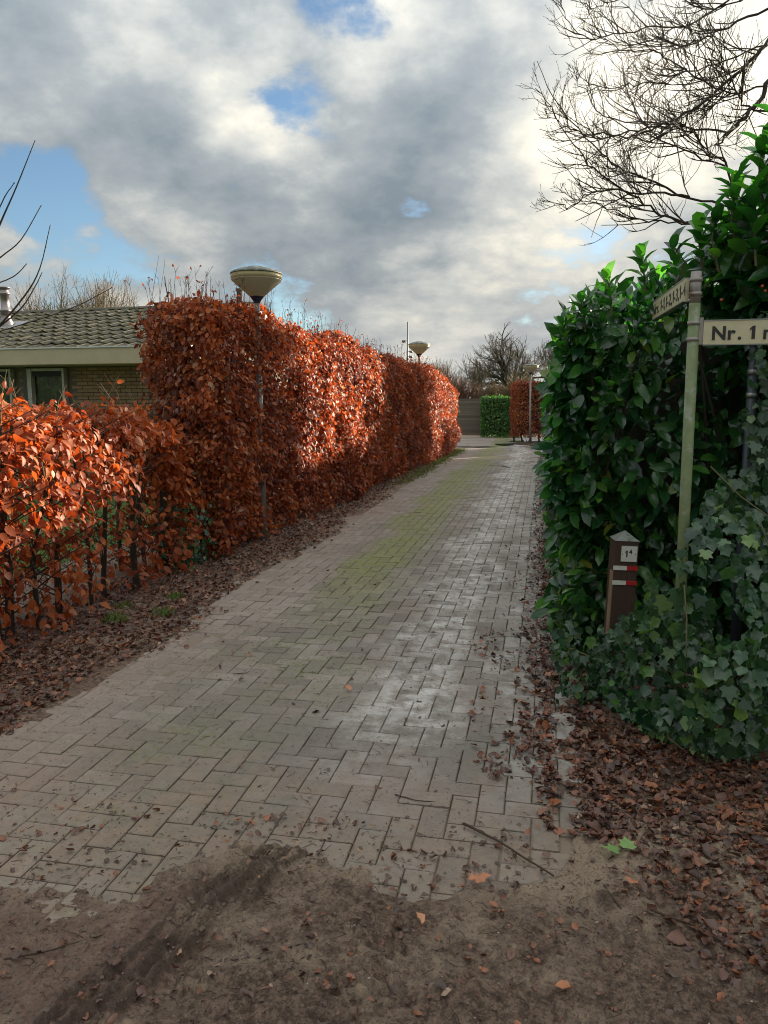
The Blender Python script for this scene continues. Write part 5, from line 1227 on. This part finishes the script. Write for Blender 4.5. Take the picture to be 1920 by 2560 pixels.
# ================================================================ bollard with house number
bo = empty('bollard', (.435, 4.36, .022), R(6)); tag(bo, 'dark wooden number post with grey cap, white plate and white red stripes', 'bollard'); bo.rotation_euler = (0, R(1.6), R(9))
w = .062
a = Acc(); a.box((0, 0, .395), (w, w, .425), taper=.0); a.obj('post', M['post_wood'], bo, smooth=False)
a = Acc(); a.box((-w - .0035, -w + .03, .33), (.003, .028, .32)); a.obj('lit_edge', M['lit_post_edge'], bo, smooth=False)  # paler strip stands for light falling on the left face
a = Acc(); a.add([(-w - .004, -w - .004, .821), (w + .004, -w - .004, .821), (w + .004, w + .004, .821), (-w - .004, w + .004, .821), (0, 0, .870)], [(3, 2, 1, 0), (0, 1, 4), (1, 2, 4), (2, 3, 4), (3, 0, 4)]); a.obj('cap', M['post_cap'], bo, smooth=False)
a = Acc(); a.box((.012, -w - .003, .752), (.045, .003, .045)); a.obj('plate_backing', M['frame_dark'], bo, smooth=False)
a = Acc(); a.box((.012, -w - .007, .752), (.0425, .0015, .0425)); pl = a.obj('number_plate', M['white'], bo, smooth=False)
for body, s, x, z, bd in (('1', .052, -.010, .734, .0010), ('4', .036, .010, .751, .0005), ('.', .045, -.027, .749, .0), ('.', .045, .044, .749, .0)):
    letter_row(body, s, M['sign_letter'], pl, (x, -w - .0092, z), 0, None, .0004, bd)
for z in (.672, .590):
    a = Acc(); a.box((-.030, -w - .003, z), (.036, .003, .0115)); a.obj('white_stripe', M['white'], bo, smooth=False)
    a = Acc(); a.box((.036, -w - .003, z), (.030, .003, .0115)); a.obj('red_stripe', M['red'], bo, smooth=False)
a = Acc(); a.tube([(-.25, -.05, .20), (-.12, -.11, .17), (.02, -.12, .16), (.15, -.10, .22), (.25, -.06, .36)], [.004, .004, .004, .003, .002], 5); o = a.obj('vine', M['bark_tan']); o.location = (.435, 4.36, .02); tag(o, 'bare creeper stem looping across the foot of the bollard', 'vine')

# ================================================================ sign post with two name boards
sx, sy = .638, 3.69
sg = empty('sign_post', (sx, sy, 0)); tag(sg, 'algae green steel pole carrying two cream house number signs', 'sign post')
a = Acc(); a.tube([(.012, -.015, -.1), (.006, -.006, 1.0), (0, 0, 2.02)], .0245, 20, cap=True); a.obj('pole', M['pole_green'], sg)
a = Acc(); a.tube([(0, 0, 2.0205), (0, 0, 2.155)], .0235, 20, cap=True); a.obj('pole_top', M['galv'], sg)
for z in (2.12, 2.06, 1.935, 1.865):
    a = lathe([(.0255, -.008), (.0275, -.008), (.0275, .008), (.0255, .008)], 20); a.V = [v + np.array([0, 0, z]) for v in a.V]; a.obj('clamp', M['galv'], sg)
def board(x0, y0, dx, dy, L, zc, h, body, size, label, cond, x_off, z_off, flip):
    a = Acc(); rz = math.atan2(dy, dx); a.box((L / 2, 0, 0), (L / 2, .011, h / 2)); o = a.obj('sign_board', M['sign_face'], sg, smooth=False); o['label'] = label; o.location = (x0, y0, zc); o.rotation_euler = (0, 0, rz)
    for zz_ in (h / 2 + .0025, -h / 2 - .0025):
        a = Acc(); a.box((L / 2, 0, zz_), (L / 2, .0135, .0022)); a.obj('rim', M['band_steel'], o, smooth=False)
    letter_row(body, size, M['sign_letter'], o, (x_off, -.0125, z_off), 0, None, .0006, .0024)
    return o
a = Acc(); a.box((.030, 0, 1.90), (.008, .014, .058)); a.obj('bracket', M['galv'], sg, smooth=False)
board(.040, -.004, .998, -.06, .62, 1.892, .100, 'Nr. 1 m', .080, 'right cream board lettered Nr. 1', 1.0, .036, -.030, False)
# second board runs away from the camera along the path; its face looks left
L2 = .84
a = Acc(); a.box((L2 / 2, 0, 0), (L2 / 2, .011, .0475)); b2 = a.obj('sign_board', M['sign_face'], sg, smooth=False); b2['label'] = 'upper cream board lettered with several house numbers'; b2.location = (-.034, .02, 2.082); b2.rotation_euler = (0, 0, R(91.5))
for zz_ in (.0500, -.0500):
    a = Acc(); a.box((L2 / 2, 0, zz_), (L2 / 2, .0135, .0022)); a.obj('rim', M['band_steel'], b2, smooth=False)
letter_row('Nrs. 1-1,1-2,1-3,1-4', .080, M['sign_letter'], b2, (L2 - .02, .0125, -.028), R(180), L2 + .02, .0006, .0003, .16, .22)

# ================================================================ dark pole with pale bands in the ivy
bp = empty('banded_pole', (1.045, 4.30, 0)); tag(bp, 'blue black pole with pale metal bands standing in the ivy behind the right sign', 'pole')
a = Acc(); a.tube([(0, 0, 0), (0, 0, 1.95)], .026, 16, cap=True); a.obj('pole', M['dark_pole'], bp)
for z in (1.885, 1.742, 1.625):
    a = lathe([(.027, -.012), (.0295, -.012), (.0295, .012), (.027, .012)], 20); a.V = [v + np.array([0, 0, z]) for v in a.V]; o = a.obj('band', M['band_steel'], bp)

# ================================================================ bare tree leaning in from the right
nt_ = empty('bare_tree', (3.0, 8.0, 0)); tag(nt_, 'near bare tree whose dark branches reach in from the upper right', 'tree')
off = np.array([3.0, 8.0, 0]); tr, cw = Acc(), Acc(); rb = np.random.default_rng(101)
tr.tube([(0, 0, 0), (-.1, 0, 1.5), (-.25, .0, 3.0), (-.2, .1, 4.6), (.1, .2, 6.5), (.4, .3, 8.5)], [.17, .15, .12, .09, .06, .03], 10)
tr.tube([(-.2, 0, 2.6), (-.7, .05, 3.0), (-1.1, .1, 3.22), (-1.4, .1, 3.32)], [.06, .045, .032, .024], 8)
def smooth_line(pts, k=4):
    pts = np.array(pts); n = len(pts); t_ = np.arange(n); tt = np.linspace(0, n - 1, (n - 1) * k + 1); out_ = []
    P = np.vstack([2 * pts[0] - pts[1], pts, 2 * pts[-1] - pts[-2]])
    for v in tt:
        i = min(int(v), n - 2); f = v - i; p0, p1, p2, p3 = P[i], P[i + 1], P[i + 2], P[i + 3]
        out_.append(.5 * ((2 * p1) + (-p0 + p2) * f + (2 * p0 - 5 * p1 + 4 * p2 - p3) * f * f + (-p0 + 3 * p1 - 3 * p2 + p3) * f ** 3))
    return np.array(out_)
def twig(p, d, L, r, lv):
    n = 4; pts = [p]; q = p; dd = d
    for s in range(n):
        dd = nrm(dd + rb.normal(0, .13, 3) + np.array([0, 0, .13])); q = q + dd * L / n; pts.append(q)
    cw.tube(pts, np.linspace(r, max(r * .45, .0014), n + 1), 4 if r > .004 else 3, rb.random())
    # bud
    cw.tube([q, q + dd * .014], [.0032, .0010], 3)
    if lv == 0: return
    for s in range(3 if lv == 2 else 2 + int(rb.random() < .4)):
        i = rb.integers(1, n); base = pts[i]; sd = nrm(np.cross(dd, rb.normal(0, 1, 3))); sd[1] *= .6
        twig(base, nrm(dd * .7 + sd * rb.uniform(.5, .9)), L * rb.uniform(.45, .75), r * .62, lv - 1)
R0 = [.026, .013, .020, .012, .012, .013, .009, .009, .009, .009, .010, .011, .008, .009, .010]
for ln, r0 in zip(LIMBS, R0):
    P = smooth_line([np.array(p) - off for p in ln]); n = len(P); P = P + np.vstack([np.zeros(3), rb.normal(0, .012, (n - 1, 3))])
    if ln[0][0] > 1.75:
        P = np.vstack([np.array([-.2, .05, float(P[0][2]) - .25]), (np.array([-.2, .05, float(P[0][2]) - .2]) + P[0]) / 2 + np.array([0, 0, .05]), P]); n = len(P)
    tr.tube(P, np.linspace(r0, .0028, n), 6)
    d = nrm(np.gradient(P, axis=0))
    for i in range(4, n - 1):
        for s in range(2 if i > 8 or rb.random() < .5 else 1):
            if rb.random() < .28 + .30 * (i / n > .6): continue
            sd = nrm(np.cross(d[i], rb.normal(0, 1, 3)) * np.array([1, .6, 1])); f = i / n
            twig(P[i], nrm(d[i] * .8 + sd * rb.uniform(.4, 1.0)), rb.uniform(.22, .62) * (1.15 - .8 * f), .0070 * (1.1 - .6 * f), 2 if rb.random() < .62 else 1)
tr.obj('trunk', M['bark'], nt_); cw.obj('crown', M['bark'], nt_)

# ================================================================ bare shrub shoots at the left edge
ls = empty('young_tree', (-2.95, 3.2, 0)); tag(ls, 'young bare tree whose slim curved shoots rise at the left edge', 'tree')
o0 = np.array([-2.95, 3.2, 0])
a = Acc(); a.tube([(0, 0, -.02), (-.02, 0, .8), (.05, 0, 1.4), (.12, .02, 1.72)], [.02, .017, .014, .010], 8); a.obj('trunk', M['bark'], ls)
for pts, r in [([(-2.83, 3.22, 1.70), (-2.53, 3.24, 1.91), (-2.39, 3.30, 2.08), (-2.32, 3.33, 2.21), (-2.28, 3.37, 2.41)], .0065), ([(-2.85, 3.22, 1.68), (-2.53, 3.31, 2.36), (-2.44, 3.36, 2.58), (-2.36, 3.41, 2.80)], .006),
               ([(-2.85, 3.22, 1.70), (-2.62, 3.28, 2.16), (-2.50, 3.30, 2.26), (-2.41, 3.33, 2.34), (-2.32, 3.37, 2.50)], .0045), ([(-2.7, 3.3, 2.1), (-2.51, 3.33, 2.49), (-2.45, 3.36, 2.60)], .0035),
               ([(-2.83, 3.22, 1.72), (-2.60, 3.25, 2.07), (-2.44, 3.30, 2.17), (-2.38, 3.32, 2.23)], .004), ([(-2.53, 3.24, 1.91), (-2.40, 3.28, 2.02), (-2.34, 3.31, 2.12), (-2.31, 3.33, 2.19)], .0045), ([(-2.53, 3.22, 1.90), (-2.2, 3.35, 2.02), (-2.0, 3.4, 2.12)], .003)]:
    P = smooth_line([np.array(p) - o0 for p in pts], 4); a = Acc(); a.tube(P, np.linspace(r, .0018, len(P)), 6)
    for i in range(5, len(P), 3): a.tube([P[i], P[i] + np.array([.004, 0, .004])], [.0045, .0015], 4)
    a.obj('shoot', M['bark'], ls)

# ================================================================ unseen evergreen trees, added with gaps between them to shade path and hedge
def shade_tree(x, y, h, r, zc, seed, label):
    root = empty('unseen_shade_tree', (x, y, 0)); tag(root, label, 'tree', 'unseen evergreen trees added to cast shade'); rr = np.random.default_rng(seed); N = 3600
    a = Acc(); a.tube([(0, 0, -.05), (.05, 0, h * .5), (0, 0, h * .92)], [.16, .11, .03], 8); a.obj('trunk', M['bark'], root)
    u = nrm(rr.normal(0, 1, (N, 3))) * (rr.random((N, 1)) ** .4); P = u * np.array([r, r, (h - zc) / 2]) + np.array([0, 0, (h + zc) / 2]); q = (P[:, 2] - zc) / (h - zc); P[:, :2] *= (1.15 - .45 * q)[:, None]
    P += (fbm(P[:, 0] * 1.3 + P[:, 1], P[:, 2] * 1.3, 3, seed) - .5)[:, None] * u * 1.2
    X, Y, Z = frames(rr.normal(0, 1, (N, 3)), rr.normal(0, 1, (N, 3))); a = Acc(); a.scatter(T_BEECH0, P, X, Y, Z, rr.uniform(.25, .42, N), rr.random(N)); a.obj('crown', M['evergreen'], root)
for k, (y, h, r, zc, lab) in enumerate([(20.6, 6.6, 1.7, 1.5, 'unseen added shade tree, lowest evergreen, nearest the sign post, beyond the right edge'), (23.6, 9.4, 1.7, 1.5, 'unseen added shade tree, first tall evergreen beyond the laurel'), (27.4, 6.9, 1.8, 1.5, 'unseen added shade tree, shorter evergreen between two taller ones'),
                                     (31.3, 9.6, 1.7, 1.5, 'unseen added shade tree, tall evergreen in the middle of the row'), (34.0, 9.3, 1.6, 1.5, 'unseen added shade tree, tall narrow evergreen in the row'), (38.2, 6.6, 2.1, 1.5, 'unseen added shade tree, broad low evergreen near the row end'), (43.9, 9.0, 2.0, 1.5, 'unseen added shade tree, last tall evergreen of the row')]):
    shade_tree(10.5, y, h, r, zc, 200 + k, lab)
